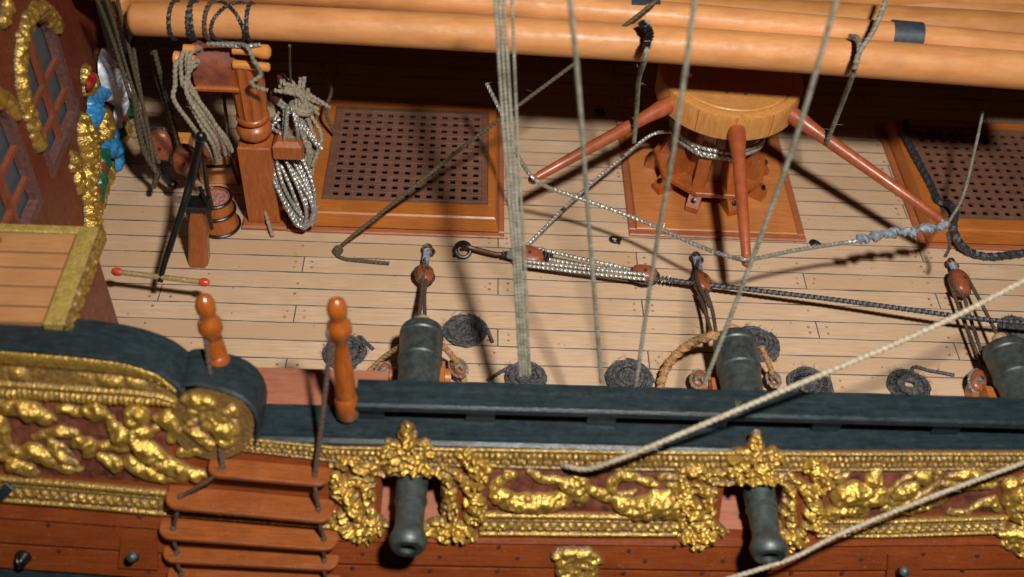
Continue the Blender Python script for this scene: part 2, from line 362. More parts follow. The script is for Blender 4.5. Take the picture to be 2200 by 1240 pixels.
def zs(x0, y0, sc, strokes):
    """pixel-traced strokes -> the plane of the ship's side"""
    out = []
    for s in strokes:
        q = []
        for x, y, r in s:
            px, py = x0+x/sc, y0+y/sc
            a = huv(HP(px, py)); q.append((a[0], a[1], r/sc/66))
        out.append(q)
    return out
def hull_strip(tops, bots, hf, nv=18, step=0.03, off=0.0):
    """a moulding: grid between two traced edges on the side; hf(s, v) -> height, v=0 top"""
    T_ = np.array([huv(HP(*p)) for p in tops]); B_ = np.array([huv(HP(*p)) for p in bots])
    u0 = max(T_[0, 0], B_[0, 0]); u1 = min(T_[-1, 0], B_[-1, 0]); n = int((u1-u0)/step)+2
    us = np.linspace(u0, u1, n); vt = np.interp(us, T_[:, 0], T_[:, 1]); vb = np.interp(us, B_[:, 0], B_[:, 1])
    k = np.linspace(0, 1, nv); UU = np.repeat(us[:, None], nv, 1); VV = vt[:, None]*(1-k)+vb[:, None]*k
    KK = np.repeat(k[None], n, 0); H = hf(UU, KK)+off
    H[:, 0] = -0.03; H[:, -1] = -0.03; H[0, :] = -0.03; H[-1, :] = -0.03
    v = hull3(UU.ravel(), VV.ravel(), H.ravel()); f = []
    for i in range(n-1):
        for j in range(nv-1): f.append((i*nv+j, i*nv+j+1, (i+1)*nv+j+1, (i+1)*nv+j))
    return MB().add(v, f), np.clip(H.ravel(), 0, 1)
def bumpf(k, c, w): return np.sqrt(np.clip(1-((k-c)/w)**2, 0, 1))

# ============================================================ SETTING: the deck
PW, Y0 = 0.635, -0.27
planks = MB(); tone = []
JOINT = {0: [-13.6, -0.4, 12.4, 25.5], 1: [-18, -6.0, 8.6, 21.0], 2: [-9.8, 3.7, 16.5, 27]}
g = 0.0175
nails = MB(); ntone = []
for k in range(-10, 21):
    y0 = Y0+PW*k+g; y1 = Y0+PW*(k+1)-g; js = [-13.2]+[j for j in JOINT[k % 3] if -13 < j < 21]+[21.5]
    for a, b in zip(js[:-1], js[1:]):
        t = rng.uniform(0, 1)**1.6
        n = 40; xs = np.linspace(a+g, b-g, n); w0 = 0.006*np.sin(xs*1.9+k)+0.003*rng.normal(0, 1, n); w1 = 0.006*np.sin(xs*2.3+k*2)+0.003*rng.normal(0, 1, n)
        v = np.array([(x, y0+p, 0.0) for x, p in zip(xs, w0)]+[(x, y1+q, 0.0) for x, q in zip(xs, w1)])
        planks.add(v, [(i, i+1, n+i+1, n+i) for i in range(n-1)]); tone += [t]*len(v)
    for j in list(JOINT[k % 3])+[x for kk in (1, 2) for x in JOINT[(k+kk) % 3]]:
        own = j in JOINT[k % 3]
        for sx in ((-0.24, 0.27) if own else (-0.1,)):
            for fy in (0.3, 0.68):
                if -13 < j < 21 and (own or rng.random() < 0.45):
                    c = (j+sx+rng.normal(0, .02), y0+(y1-y0)*fy+rng.normal(0, .02)); a = np.arange(9)/9*2*math.pi; r = rng.uniform(.035, .05)
                    nails.add([(c[0]+r*math.cos(q), c[1]+r*math.sin(q), 0.004) for q in a], [tuple(range(9))])
dk = link('deck', planks, M['deck'], smooth=False, attr={'tone': tone}, origin=(0, 0, 0)); dk['kind'] = 'structure'
sm = link('deck_seams', MB().add([(-13.3, -6.8, -0.006), (21.6, -6.8, -0.006), (21.6, 13, -0.006), (-13.3, 13, -0.006)], [(0, 1, 2, 3)]), M['seam'], smooth=False, origin=(0, 0, 0)); sm['kind'] = 'structure'
M['nail'] = plain('treenail_end_grain', (0.30, 0.155, 0.09), 0.6, sc=2.0, var=0.45)
tn = link('deck_treenails', nails, M['nail'], smooth=False, origin=(0, 0, 0)); tn['kind'] = 'structure'

# ============================================================ SHIP'S SIDE
hull = thing('ship_side', "varnished red planked side of the model ship with gilded friezes and two gun ports", 'ship side', (2, -7.6, -2))
PORTS = [(-3.13, -1.66), (4.78, 6.25), (12.72, 14.2)]
PV0, PV1 = (0.42-2.3)*1.105, (1.58-2.3)*1.105       # v extent of ports
topline = np.array([huv(HP(*p)) for p in ((-60, 752), (0, 760), (130, 770), (260, 786), (340, 806), (385, 845), (400, 836), (440, 842), (497, 855), (530, 880), (541, 920))])
def top_v(x): return float(np.interp(x, topline[:, 0], topline[:, 1])) if x < topline[-1, 0] else -0.03
cuts = [-14.5]+[c for p in PORTS for c in p]+[21.5]
side = MB()
def colx(a, b, n):
    xs = np.linspace(a, b, n)
    return xs
for a, b in [(-14.5, -5.95), (-5.95, PORTS[0][0]), (PORTS[0][1], PORTS[1][0]), (PORTS[1][1], PORTS[2][0]), (PORTS[2][1], 21.5)]:
    xs = np.linspace(a, b, 40); v = []
    for x in xs: 
        t = top_v(min(x, b-1e-6)) 
        for q in (-3.6, t): v.append(hxyz(x, q))
    side.add(v, [(2*i, 2*i+2, 2*i+3, 2*i+1) for i in range(39)])
for a, b in PORTS:
    side.add([hxyz(a, -3.6), hxyz(b, -3.6), hxyz(b, PV0), hxyz(a, PV0)], [(0, 1, 2, 3)])
    side.add([hxyz(a, PV1), hxyz(b, PV1), hxyz(b, -0.03), hxyz(a, -0.03)], [(0, 1, 2, 3)])
link('planking', side, M['hull'], hull, smooth=False)
# lapped strakes below the lower moulding
def strake(tops, bots, name='strake'):
    def hf(s, k): return 0.10+0.055*k-0.05*np.clip((k-0.93)/0.07, 0, 1)+0.02*np.clip((0.06-k)/0.06, 0, 1)*-1
    mb, _ = hull_strip(tops, bots, hf, nv=16, step=0.25); return link(name, mb, M['hull'], hull, angle=60)
strake([(-80, 1078), (0, 1084), (340, 1108), (740, 1140), (1040, 1150), (1600, 1156), (2300, 1150)], [(-80, 1098), (0, 1106), (340, 1130), (740, 1156), (1040, 1161), (1600, 1168), (2300, 1163)])
strake([(-80, 1100), (0, 1108), (340, 1132), (740, 1158), (1040, 1163), (1600, 1170), (2300, 1165)], [(-80, 1152), (0, 1160), (340, 1182), (740, 1206), (1040, 1212), (1600, 1222), (2300, 1216)])
strake([(-80, 1154), (0, 1162), (340, 1184), (740, 1208), (1040, 1214), (1600, 1224), (2300, 1218)], [(-80, 1208), (0, 1214), (340, 1238), (740, 1262), (1040, 1266), (1600, 1278), (2300, 1272)])
strake([(740, 1264), (1040, 1268), (1600, 1280), (2300, 1274)], [(740, 1320), (1040, 1324), (1600, 1334), (2300, 1328)])
mb, rel = hull_strip([(-80, 1212), (0, 1218), (340, 1242), (400, 1246)], [(-80, 1262), (0, 1268), (340, 1292), (400, 1296)], lambda s, k: 0.25+0*s, nv=8, step=0.2)
link('black_wale', mb, M['black'], hull)
# treenail heads in the strakes
for px, py in ((1072, 1176), (945, 1197), (1112, 1200), (758, 1221), (1255, 1232), (1340, 1232), (1352, 1183), (1386, 1206), (1553, 1206), (1510, 1232), (925, 1226), (1070, 1227), (104, 1128), (127, 1183), (300, 1110), (1850, 1203), (2100, 1195), (1810, 1232), (780, 1190), (1450, 1175), (1985, 1190), (1700, 1232), (2070, 1225), (320, 1228)):
    p = HP(px, py, 0.15); bn = MB().lathe([(0, 0.001), (0.002, 0.055), (0.02, 0.05), (0.022, 0.001)], p-HN*0.012, p+HN, sides=10)
    link('treenail', bn, M['dpin'], hull)
# port linings, inner bulwark wall with the same openings
YI = -6.1
for a, b in PORTS:
    L_ = MB(); o0, o1 = hxyz(a, PV0), hxyz(a, PV1); dx = np.array([b-a, 0, 0])
    for q in (o0, o1):
        pass
    P0, P1 = o0, o1; Q0 = np.array([a, YI, P0[2]]); Q1 = np.array([a, YI, P1[2]])
    L_.add([P0, P1, Q1, Q0], [(0, 1, 2, 3)]); L_.add([P0+dx, P1+dx, Q1+dx, Q0+dx], [(0, 1, 2, 3)])
    L_.add([P0, P0+dx, Q0+dx, Q0], [(0, 1, 2, 3)]); L_.add([P1, P1+dx, Q1+dx, Q1], [(0, 1, 2, 3)])
    link('port_lining', L_, M['pink'], hull, smooth=False)
iw = MB()
zz = [P0[2], P1[2]]
xs = [-13.2]+[c for p in PORTS for c in p]+[21.5]
for i in range(len(xs)-1):
    if i % 2 == 0: iw.add([(xs[i], YI, -0.1), (xs[i+1], YI, -0.1), (xs[i+1], YI, 2.19), (xs[i], YI, 2.19)], [(0, 1, 2, 3)])
    else:
        iw.add([(xs[i], YI, -0.1), (xs[i+1], YI, -0.1), (xs[i+1], YI, zz[0]), (xs[i], YI, zz[0])], [(0, 1, 2, 3)])
        iw.add([(xs[i], YI, zz[1]), (xs[i+1], YI, zz[1]), (xs[i+1], YI, 2.19), (xs[i], YI, 2.19)], [(0, 1, 2, 3)])
link('inner_bulwark', iw, M['pink'], hull, smooth=False)
# ---- gilded mouldings
def beads(s, k, c, w, pitch, amp, jit=0.3):
    ph = s/pitch; cell = np.floor(ph); r1 = np.sin(cell*12.9898)*43758.5; r1 = r1-np.floor(r1)
    return amp*(0.7+0.5*r1)*bumpf(k, c+(r1-0.5)*0.05, w)*np.sqrt(np.clip(1-((ph-cell-0.5)/0.46)**2, 0, 1))
def rough_(s, k, a=0.008): return a*(np.sin(s*61+k*23+2*np.sin(s*13))+np.sin(s*97-k*41)+np.sin(s*37+k*67))/1.7
def prof_upper(s, k):
    return 0.035+0.085*bumpf(k, 0.10, 0.12)+0.05*bumpf(k, 0.93, 0.09)+beads(s, k, 0.40, 0.17, 0.135, 0.10)+beads(s+0.06, k, 0.70, 0.15, 0.12, 0.085)+rough_(s, k)
def prof_lower(s, k):
    return 0.05+0.09*bumpf(k, 0.13, 0.13)+0.04*bumpf(k, 0.34, 0.07)+beads(s, k, 0.55, 0.13, 0.20, 0.085)+beads(s+.1, k, 0.70, 0.09, 0.20, 0.07)+0.075*bumpf(k, 0.9, 0.10)+rough_(s, k)
def gold_strip(name, tops, bots, hf, nv=26, step=0.026, label=None):
    mb, rel = hull_strip(tops, bots, hf, nv=nv, step=step)
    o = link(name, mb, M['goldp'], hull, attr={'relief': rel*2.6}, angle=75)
    if label: o['label'] = label
    return o
gold_strip('beaded_moulding', [(478, 966), (523, 936), (720, 955), (922, 957)], [(479, 974), (523, 967), (720, 990), (922, 1000)], prof_upper, label='beaded gilt moulding above the boarding steps')
gold_strip('beaded_moulding', [(920, 957), (1300, 963), (1712, 968), (2260, 968)], [(920, 999), (1300, 1010), (1712, 1011), (2260, 1008)], prof_upper)
gold_strip('lower_moulding', [(-60, 1010), (0, 1018), (180, 1033), (360, 1050), (560, 1071), (725, 1090)], [(-60, 1068), (0, 1076), (180, 1090), (340, 1105), (560, 1120), (725, 1134)], prof_lower)
gold_strip('lower_moulding', [(1028, 1097), (1300, 1100), (1492, 1106)], [(1028, 1148), (1300, 1150), (1492, 1150)], prof_lower)
gold_strip('lower_moulding', [(1750, 1112), (1900, 1112), (2165, 1104)], [(1750, 1152), (1900, 1152), (2165, 1143)], prof_lower)
def prof_crest(s, k):
    blobs = np.clip(np.sin(s*3.3+1.3*np.sin(s*1.7)), 0, 1)
    return 0.07+0.09*bumpf(k, 0.12, 0.16)+0.03*bumpf(k, 0.28, 0.05)+blobs*beads(s, k, 0.48, 0.13, 0.62, 0.11)*1.2+0.07*bumpf(k, 0.71, 0.06)+beads(s, k, 0.89, 0.10, 0.115, 0.09)+rough_(s, k)
gold_strip('crest_moulding', [(-60, 738), (0, 746), (177, 762), (266, 772), (340, 796), (386, 836)], [(-60, 846), (0, 853), (177, 864), (266, 868), (340, 869), (386, 872)], prof_crest, nv=40, label='wide gilt moulding under the black rail, curving down to a point')
# ---- dark red-brown ground panels of the frieze, between the mouldings
for name_, T_, B_ in (('frieze_ground', [(-60, 846), (0, 853), (266, 868), (380, 872)], [(-60, 1012), (0, 1020), (266, 1040), (380, 1050)]), ('frieze_ground', [(990, 1001), (1492, 1010)], [(990, 1099), (1492, 1106)]), ('frieze_ground', [(1740, 1010), (2165, 1008)], [(1740, 1113), (2165, 1105)])):
    mb, _ = hull_strip(T_, B_, lambda s, k: 0.02+0.008*np.sin(s*9+k*7)*np.sin(s*23-k*11), nv=14, step=0.1); link(name_, mb, M['ground'], hull)
# ---- gilded carvings
def carve(name, strokes, label=None, seed=1, hk=0.95, mat='goldp', off=0.0, rough=0.035, bf=19.0):
    mb, rel = relief_mesh(strokes, bump_f=bf, to3=lambda u, v, n: hull3(u, v, n+off), seed=seed, hk=hk, rough=rough)
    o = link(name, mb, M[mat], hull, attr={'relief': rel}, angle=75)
    if label: o['label'] = label
    return o
LF = [[(-60, 160, 40), (0, 150, 42), (100, 150, 45), (200, 180, 55), (300, 230, 35), (350, 240, 15)], [(0, 250, 40), (20, 350, 40), (20, 450, 40)],
      [(60, 430, 30), (150, 440, 35), (220, 430, 45), (300, 480, 40), (350, 520, 27), (450, 560, 25), (520, 550, 15)], [(90, 520, 40), (180, 550, 35), (230, 580, 20)],
      [(220, 345, 20), (300, 322, 25), (400, 310, 35), (480, 322, 25)], [(330, 360, 25), (350, 420, 30), (400, 480, 30), (480, 510, 20)], [(380, 400, 20), (430, 440, 18), (470, 470, 12)],
      [(500, 380, 35), (560, 400, 45), (560, 450, 30)], [(380, 170, 25), (450, 170, 30), (520, 190, 30), (600, 170, 45), (650, 200, 35), (600, 230, 20)],
      [(640, 200, 25), (700, 230, 25), (730, 290, 35), (790, 330, 50)], [(870, 210, 62)], [(820, 160, 20), (870, 148, 20), (915, 168, 20)], [(780, 340, 55), (880, 320, 45), (930, 310, 30)],
      [(880, 380, 50), (960, 450, 55), (1040, 510, 50), (1140, 560, 45), (1250, 590, 35), (1320, 580, 22)], [(830, 510, 40), (900, 550, 40), (980, 590, 35), (1080, 610, 25), (1180, 620, 15)],
      [(640, 470, 25), (700, 490, 35), (740, 520, 40)], [(620, 400, 25), (700, 400, 30), (800, 400, 35)], [(1010, 230, 30), (1070, 230, 50), (1120, 290, 40), (1100, 350, 30)], [(930, 330, 28), (990, 290, 25)],
      [(1160, 440, 30), (1250, 430, 30), (1330, 430, 25)]]
carve('cherub_frieze', zs(0, 820, 2.952, LF), 'gilt frieze of a reclining cherub among clouds and drapery', 3)
FRAME = [[(520, 285, 24), (515, 350, 42), (510, 410, 42)], [(385, 440, 38), (400, 400, 30), (450, 395, 20)], [(400, 470, 28), (470, 490, 34)], [(655, 430, 38), (630, 395, 28), (590, 400, 20)], [(640, 470, 28), (560, 490, 36)],
         [(400, 540, 28), (430, 535, 38), (520, 550, 36), (620, 545, 38), (700, 560, 28), (760, 590, 20)], [(410, 480, 18), (340, 505, 24), (280, 540, 30), (200, 550, 30)], [(60, 520, 24), (120, 500, 40), (180, 490, 30)],
         [(70, 600, 40), (90, 680, 50), (150, 740, 50), (190, 820, 45), (230, 880, 40)], [(160, 620, 30), (250, 640, 30), (270, 720, 32), (280, 800, 25), (300, 850, 28), (375, 905, 18)],
         [(110, 840, 35), (60, 900, 24)], [(140, 930, 45), (210, 960, 50), (290, 930, 50), (335, 960, 24)], [(200, 1000, 20), (280, 1000, 20)],
         [(770, 600, 25), (790, 700, 32), (800, 780, 30), (815, 850, 25)], [(900, 470, 46)], [(950, 520, 48), (980, 600, 40), (920, 660, 44), (870, 620, 30), (800, 560, 22), (720, 525, 20)],
         [(940, 750, 50), (960, 840, 45), (900, 870, 30)], [(1000, 570, 25), (1060, 525, 25), (1095, 530, 15)], [(740, 880, 25), (690, 900, 25), (640, 920, 32), (680, 960, 28)],
         [(750, 960, 42), (820, 930, 45), (870, 960, 50), (930, 980, 35)], [(850, 1020, 20), (780, 1010, 20)], [(292, 590, 13), (296, 700, 13), (300, 880, 13)], [(762, 590, 13), (756, 700, 13), (748, 880, 13)], [(280, 588, 15), (520, 586, 15), (770, 592, 15)], [(300, 895, 14), (400, 905, 14)], [(620, 905, 14), (750, 890, 14)]]
fr0 = zs(700, 820, 2.952, FRAME)
for i, (a, b) in enumerate(PORTS):
    r_ = np.random.default_rng(40+i); du = a-PORTS[0][0]
    st = [[(u+du+r_.normal(0, .012), v+0.01*i+r_.normal(0, .012), r*r_.uniform(.92, 1.08)) for u, v, r in s] for s in fr0]
    if i == 2: st = [s for s in st]
    carve('port_carving', st, ['gilt figures round the gun port beside the boarding steps', 'gilt figures round the gun port where the cream rope passes', None][i], 11+i, rough=.11, bf=26.)
PA = zs(700, 820, 2.952, [[(1290, 560, 20), (1360, 610, 25), (1450, 620, 25), (1550, 630, 25)], [(1140, 570, 18), (1185, 580, 24), (1110, 620, 30), (1070, 665, 34), (1100, 720, 48), (1180, 755, 50), (1300, 765, 55), (1400, 765, 55), (1490, 740, 45), (1550, 710, 30)]]) \
    + zs(1200, 820, 2.952, [[(0, 620, 25), (60, 650, 42), (110, 680, 45), (150, 640, 38), (110, 600, 25)], [(110, 700, 40), (150, 730, 35), (130, 775, 14)], [(180, 670, 25), (250, 700, 30), (320, 730, 30), (400, 720, 25), (480, 690, 15)],
    [(330, 690, 28), (340, 620, 30), (400, 590, 30), (480, 600, 25), (560, 630, 25), (620, 650, 22)], [(650, 600, 22), (720, 600, 20), (800, 600, 14)], [(700, 655, 18), (740, 650, 20), (810, 640, 14)],
    [(400, 770, 45), (480, 800, 58), (560, 785, 70), (650, 775, 70), (720, 795, 58), (780, 815, 40)], [(600, 720, 38), (700, 720, 35)]])
carve('frieze_panel', PA, 'gilt frieze panel with a curled sea creature and drapery between the two gun ports', 5)
ringp = [(780+165*(1+math.cos(t))*1.0, 660-0.0*t) for t in (0,)]
PB = zs(1640, 820, 2.952, [[(480, 620, 25), (540, 570, 14)], [(500, 720, 60), (560, 700, 68), (640, 720, 60), (720, 720, 55)], [(480, 800, 50), (420, 840, 40)], [(560, 800, 40), (640, 770, 40)], [(700, 610, 50), (722, 555, 25)],
    [(790, 760, 18), (780, 720, 18), (850, 640, 18), (950, 575, 18), (1050, 555, 18), (1110, 570, 20), (1100, 640, 20), (1010, 710, 20), (900, 755, 20), (790, 765, 18)], [(1010, 600, 42)], [(930, 675, 42), (860, 710, 36)],
    [(1170, 600, 20), (1260, 590, 35), (1340, 590, 40), (1420, 600, 25), (1500, 605, 20)], [(1140, 640, 18), (1260, 655, 25), (1450, 650, 25)], [(760, 800, 22), (830, 812, 20), (920, 790, 40), (1000, 770, 40), (1100, 740, 38), (1150, 735, 20)],
    [(560, 845, 18), (650, 825, 20)], [(1180, 820, 20), (1290, 830, 20), (1350, 775, 20), (1450, 750, 30), (1480, 800, 25)], [(420, 650, 25), (380, 600, 30)], [(1560, 640, 40), (1570, 740, 45), (1600, 820, 50), (1680, 800, 50)], [(1600, 950, 55), (1680, 960, 50)]])
carve('frieze_panel', PB, 'gilt frieze panel with an oval shield right of the second gun port', 6)
carve('lion_mask', zs(1200, 820, 2.952, [[(-30, 800, 30), (40, 800, 35), (100, 800, 40), (200, 830, 35)], [(0, 860, 34), (20, 930, 40), (40, 1000, 50)], [(100, 860, 34), (110, 910, 26), (105, 960, 30)], [(190, 880, 40), (230, 930, 40), (260, 900, 16)], [(60, 1000, 40), (120, 1030, 45), (180, 990, 40), (200, 1080, 40), (80, 1100, 50)]]) if False else
      zs(1200, 820, 2.952, [[(-10, 1075, 30), (40, 1060, 30), (120, 1062, 32), (190, 1065, 30), (225, 1080, 24)], [(15, 1120, 34), (30, 1180, 38), (50, 1235, 40)], [(110, 1110, 26), (112, 1160, 24), (110, 1200, 34)], [(65, 1140, 20)], [(160, 1140, 20)], [(200, 1120, 34), (205, 1180, 38), (180, 1230, 42)], [(245, 1105, 30), (270, 1115, 14)], [(90, 1245, 48), (140, 1250, 45)], [(70, 1090, 26), (160, 1090, 26)]]),
      'small gilt lion mask on the red planks under the long frieze', 8, hk=0.9, off=0.16)
carve('lion_mask', zs(1640, 820, 2.952, [[(1500, 940, 30), (1560, 960, 45), (1640, 940, 60), (1700, 960, 60)], [(1520, 1000, 30), (1580, 1030, 35)], [(1640, 1020, 40), (1700, 1010, 50)]]), 'gilt mask at the right edge under the frieze', 9, hk=0.8, off=0.08)
# medallion at the end of the stepped rail, with its mask
disc = MB(); c0 = HP(458, 905)
a = np.linspace(0, 2*math.pi, 40, endpoint=False); R_ = 0.92
disc.add([c0+np.array([R_*math.cos(t), 0, 0])+HV*(R_*0.98*math.sin(t))+HN*0.02 for t in a]+[c0+np.array([R_*math.cos(t), 0, 0])+HV*(R_*0.98*math.sin(t))+HN*0.13 for t in a], [tuple(range(40, 80))]+[(i, (i+1) % 40, 40+(i+1) % 40, 40+i) for i in range(40)])
link('medallion', disc, M['goldb'], hull)
carve('mask', zs(0, 820, 2.952, [[(1185, 95, 26), (1250, 105, 42), (1330, 118, 38)], [(1310, 190, 36), (1322, 260, 28)], [(1225, 175, 28), (1200, 215, 22)], [(1420, 205, 38), (1480, 150, 26), (1510, 190, 16)], [(1420, 290, 52), (1440, 350, 42)], [(1195, 280, 24), (1240, 300, 32), (1300, 345, 30), (1340, 385, 30)], [(1230, 240, 30)], [(1500, 240, 22), (1500, 300, 24)], [(1370, 240, 26)]]), 'gilt grotesque mask on the round medallion', 12, hk=0.85, off=0.11)
# square plates with ringbolt pegs, black bolt
for (x, y, x2, y2, bx, by) in ((256, 1152, 342, 1216, 293, 1197), (1900, 1186, 1978, 1260, 1930, 1228)):
    p = [HP(*q, 0.12) for q in ((x+6, y+2), (x2-4, y), (x2, y2+4), (x, y2))]
    pl = MB().add([q for q in p]+[q+HN*0.09 for q in p], [(4, 5, 6, 7), (0, 1, 5, 4), (1, 2, 6, 5), (2, 3, 7, 6), (3, 0, 4, 7)])
    o = link('pad', pl, M['hull'], hull, smooth=False)
    q = HP(bx, by, 0.2); pg = MB().lathe([(0, 0.09), (0.28, 0.09), (0.33, 0.12), (0.4, 0.12), (0.46, 0.06), (0.47, 0.001)], q, q+np.array([0, -0.55, 1.0]), 14)
    link('peg', pg, M['gun'], hull)
q = HP(50, 1197, 0.16); link('bolt', MB().lathe([(0, 0.19), (0.06, 0.17), (0.12, 0.1), (0.2, 0.08), (0.24, 0.03), (0.245, 0.001)], q, q+HN, 16).ring(q+HN*0.14, 0.16, 0.035, (1, 0.2, 0.3)), M['iron'], hull)
link('chain_plate', MB().beam(HP(-30, 1095, 0.35), HP(22, 1042, 0.30), 0.22, 0.1, HN), M['black'], hull)

# ============================================================ RAILS (black)
rail = thing('handrail', 'black grooved handrail on short blocks above the gilt mouldings', 'rail', (8, -6.5, 2.2))
def prism_x(prof, x0, x1, n=2):
    p = np.array(prof); k = len(p); xs = np.linspace(x0, x1, n); v = [(x, q[0], q[1]) for x in xs for q in p]
    f = [tuple(range(k)), tuple((n-1)*k+i for i in range(k))[::-1]]
    for i in range(n-1):
        for j in range(k): l = (j+1) % k; f.append((i*k+j, i*k+l, (i+1)*k+l, (i+1)*k+j))
    return MB().add(v, f)
link('cap', prism_x([(-5.73, 2.88), (-5.77, 2.94), (-5.97, 2.95), (-6.0, 2.905), (-6.05, 2.90), (-6.07, 2.92), (-6.24, 2.92), (-6.27, 2.97), (-6.47, 2.965), (-6.50, 2.94), (-6.53, 2.91), (-6.55, 2.80), (-6.5, 2.72), (-6.46, 2.66), (-5.8, 2.66), (-5.74, 2.72)], -3.72, 21), M['black'], rail, angle=25)
link('lower_plank', prism_x([(-6.05, 2.2), (-6.05, 2.30), (-6.9, 2.30), (-6.93, 2.35), (-7.02, 2.37), (-7.12, 2.33), (-7.14, 2.24), (-7.12, 2.07), (-6.9, 2.03), (-6.3, 2.05)], -5.9, 21), M['black'], rail, angle=25)
for px in (793, 1032, 1292, 1530, 1772, 2025, 2270):
    x = Z(px, 900, 2.5)[0]; link('spacer_block', MB().box((x-0.33, -6.42, 2.302), (x+0.33, -5.85, 2.665), 0.015), M['black'], rail, smooth=False)
# stepped rail at the left, rolling down into a scroll
def ribbon(path, w, th, off=0.1):
    P = np.array([HP(px, py, off) for px, py in path]); P = smooth_path(P, 0.15)
    P = np.array(P); T = np.gradient(P, axis=0); T /= np.linalg.norm(T, axis=1)[:, None]
    Nn = np.cross(T, np.array([0, 1, 0])); Nn /= np.linalg.norm(Nn, axis=1)[:, None]
    mb = MB(); v = []
    for p, n_ in zip(P, Nn):
        b = [p, p+np.array([0, w, 0]), p+np.array([0, w, 0])-n_*th, p-n_*th, p-n_*th*0.5+np.array([0, -0.06, 0])]
        v += b
    k = 5; n = len(P); f = [tuple(range(k)), tuple((n-1)*k+i for i in range(k))[::-1]]
    for i in range(n-1):
        for j in range(k): l = (j+1) % k; f.append((i*k+j, i*k+l, (i+1)*k+l, (i+1)*k+j))
    return mb.add(v, f)
srail = thing('stepped_rail', 'black stepped rail at the left, rolling down into a scroll', 'rail', (-10, -6.5, 2.5))
def fix_n(mb): return mb
link('upper_rail', ribbon([(-60, 748), (0, 753), (130, 762), (250, 777), (330, 800), (372, 826), (388, 842)], 0.93, -0.14), M['black'], srail, angle=30)
link('scroll', ribbon([(390, 850), (394, 834), (412, 828), (440, 832), (497, 846), (530, 868), (547, 900), (549, 928), (541, 950)], 0.95, -0.12), M['black'], srail, angle=30)
bd = MB()      # timber body behind the scroll and rail
xs = np.linspace(-14.5, -6.02, 70); v = []
for x in xs:
    t = top_v(x)-0.02; o = hxyz(x, t, -0.02); v += [o, o+np.array([0, 0.86, 0]), np.array([x, o[1]+0.86, 0.0])]
bd.add(v, [q for i in range(69) for q in ((3*i, 3*i+3, 3*i+4, 3*i+1), (3*i+1, 3*i+4, 3*i+5, 3*i+2))])
e = len(v)-3; bd.add([v[e], v[e+1], v[e+2], hxyz(-6.02, -2.5)], [(0, 1, 2, 3)])
link('timber_body', bd, M['black'], srail, smooth=False)
pk = Z(620, 790, 2.15)[1]
tag(link('entry_plank', MB().box((-6.35, -6.04, 1.9), (-3.1, pk, 2.15), 0.02), M['pink'], smooth=False), 'pinkish inner plank between the scroll and the handrail, behind the boarding steps', 'plank')

# ============================================================ BOARDING STEPS
lad = thing('boarding_ladder', 'red-brown boarding steps strung on two dark cords down the side', 'boarding steps', HP(550, 1230))
STEPS = [((452, 981), (712, 1004), .50), ((364, 1040), (720, 1073), .62), ((348, 1110), (730, 1138), .55), ((355, 1166), (730, 1185), .48), ((364, 1213), (733, 1229), .48), ((368, 1262), (736, 1276), .48)]
stepc = []
for k, (a, b, d) in enumerate(STEPS):
    A = HP(*a, 0.03); B = HP(*b, 0.03); t = (B-A)/np.linalg.norm(B-A); L = np.linalg.norm(B-A)
    o = np.array([0, -1.0, 0.06]); o /= np.linalg.norm(o); o -= (o@t)*t; o /= np.linalg.norm(o); up = np.cross(t, -o)*1.0
    if up[2] < 0: up = -up
    poly = []
    r = min(.3, d*.55)
    for s0, sgn in ((0, -1), (L, 1)):
        pass
    poly = [(0, 0), (L, 0)]+[(L-r+r*math.sin(q), d-r+r*math.cos(q)) for q in np.linspace(math.pi/2, 0, 7)]+[(r-r*math.sin(q), d-r+r*math.cos(q)) for q in np.linspace(0, math.pi/2, 7)]
    m2 = MB().hexa(poly, 0, 0.13, 0.025); v = np.vstack(m2.v); w = A+v[:, :1]*t+v[:, 1:2]*o+(v[:, 2:3]-0.13)*up
    link('step', MB().add(w, m2.f), M['hull' if k > 5 else 'coaming'] if False else M['stepw'] if 'stepw' in M else M['hull'], lad, angle=35)
    stepc.append((A+t*0.33*1.0+o*d*0.52, A+t*(L-0.33)+o*d*0.52))
for sd, name in ((0, 'cord'), (1, 'cord')):
    mb = MB(); pts = [c[sd] for c in stepc]
    for i in range(len(pts)-1):
        a, b = pts[i], pts[i+1]; out = np.array([0, -0.12, 0.02])
        mb.rope([a+np.array([0, 0, 0.05]), a+(b-a)*0.3+out, b+np.array([0, 0, 0.03])], 0.05)
        mb.blob(b+np.array([0, 0, 0.03]), 0.075, 6)
    mb.blob(pts[0]+np.array([0, 0, 0.03]), 0.075, 6)
    link(name, mb, M['ropeb'], lad)

# stanchions with their man ropes
def stanchion(base, top, label, sc=1.0):
    base = np.array(base); top = np.array(top); L = np.linalg.norm(top-base)
    t = thing('stanchion', label, 'stanchion', base, 'turned stanchions beside the boarding steps')
    b = MB().lathe([(0, .20), (0, .24), (.06, .27), (.5, .27), (.62, .23), (.66, .20), (.7, .235), (L*.5, .20), (L-1.35, .145), (L-1.15, .16), (L-1.05, .21), (L-.88, .275), (L-.70, .26), (L-.58, .18), (L-.5, .175), (L-.42, .21), (L-.25, .225), (L-.08, .17), (L-.0, .08), (L, .001)], base, top, 24)
    link('post', b, M['stan'], t); d_ = (top-base)/L; link('top_highlight', MB().lathe([(0, .001), (0.001, .11), (.02, .09), (.022, .001)], top-d_*.035, top+d_, 14), M['pin'], t); return t  # pale disc on the post top paints in the flash highlight
M['stan'] = wood('glossy_turned_wood', (0.27, 0.060, 0.008), (0.42, 0.11, 0.016), grain=(3, 3, 1.0), rough=0.25, coat=0.6, bs=0.08, dust=0.05)
sb2 = Z(748, 892, 2.42); st2 = Z(722, 642, 5.9)
stanchion(sb2, st2, 'orange turned stanchion standing on the black ledge where the handrail begins')
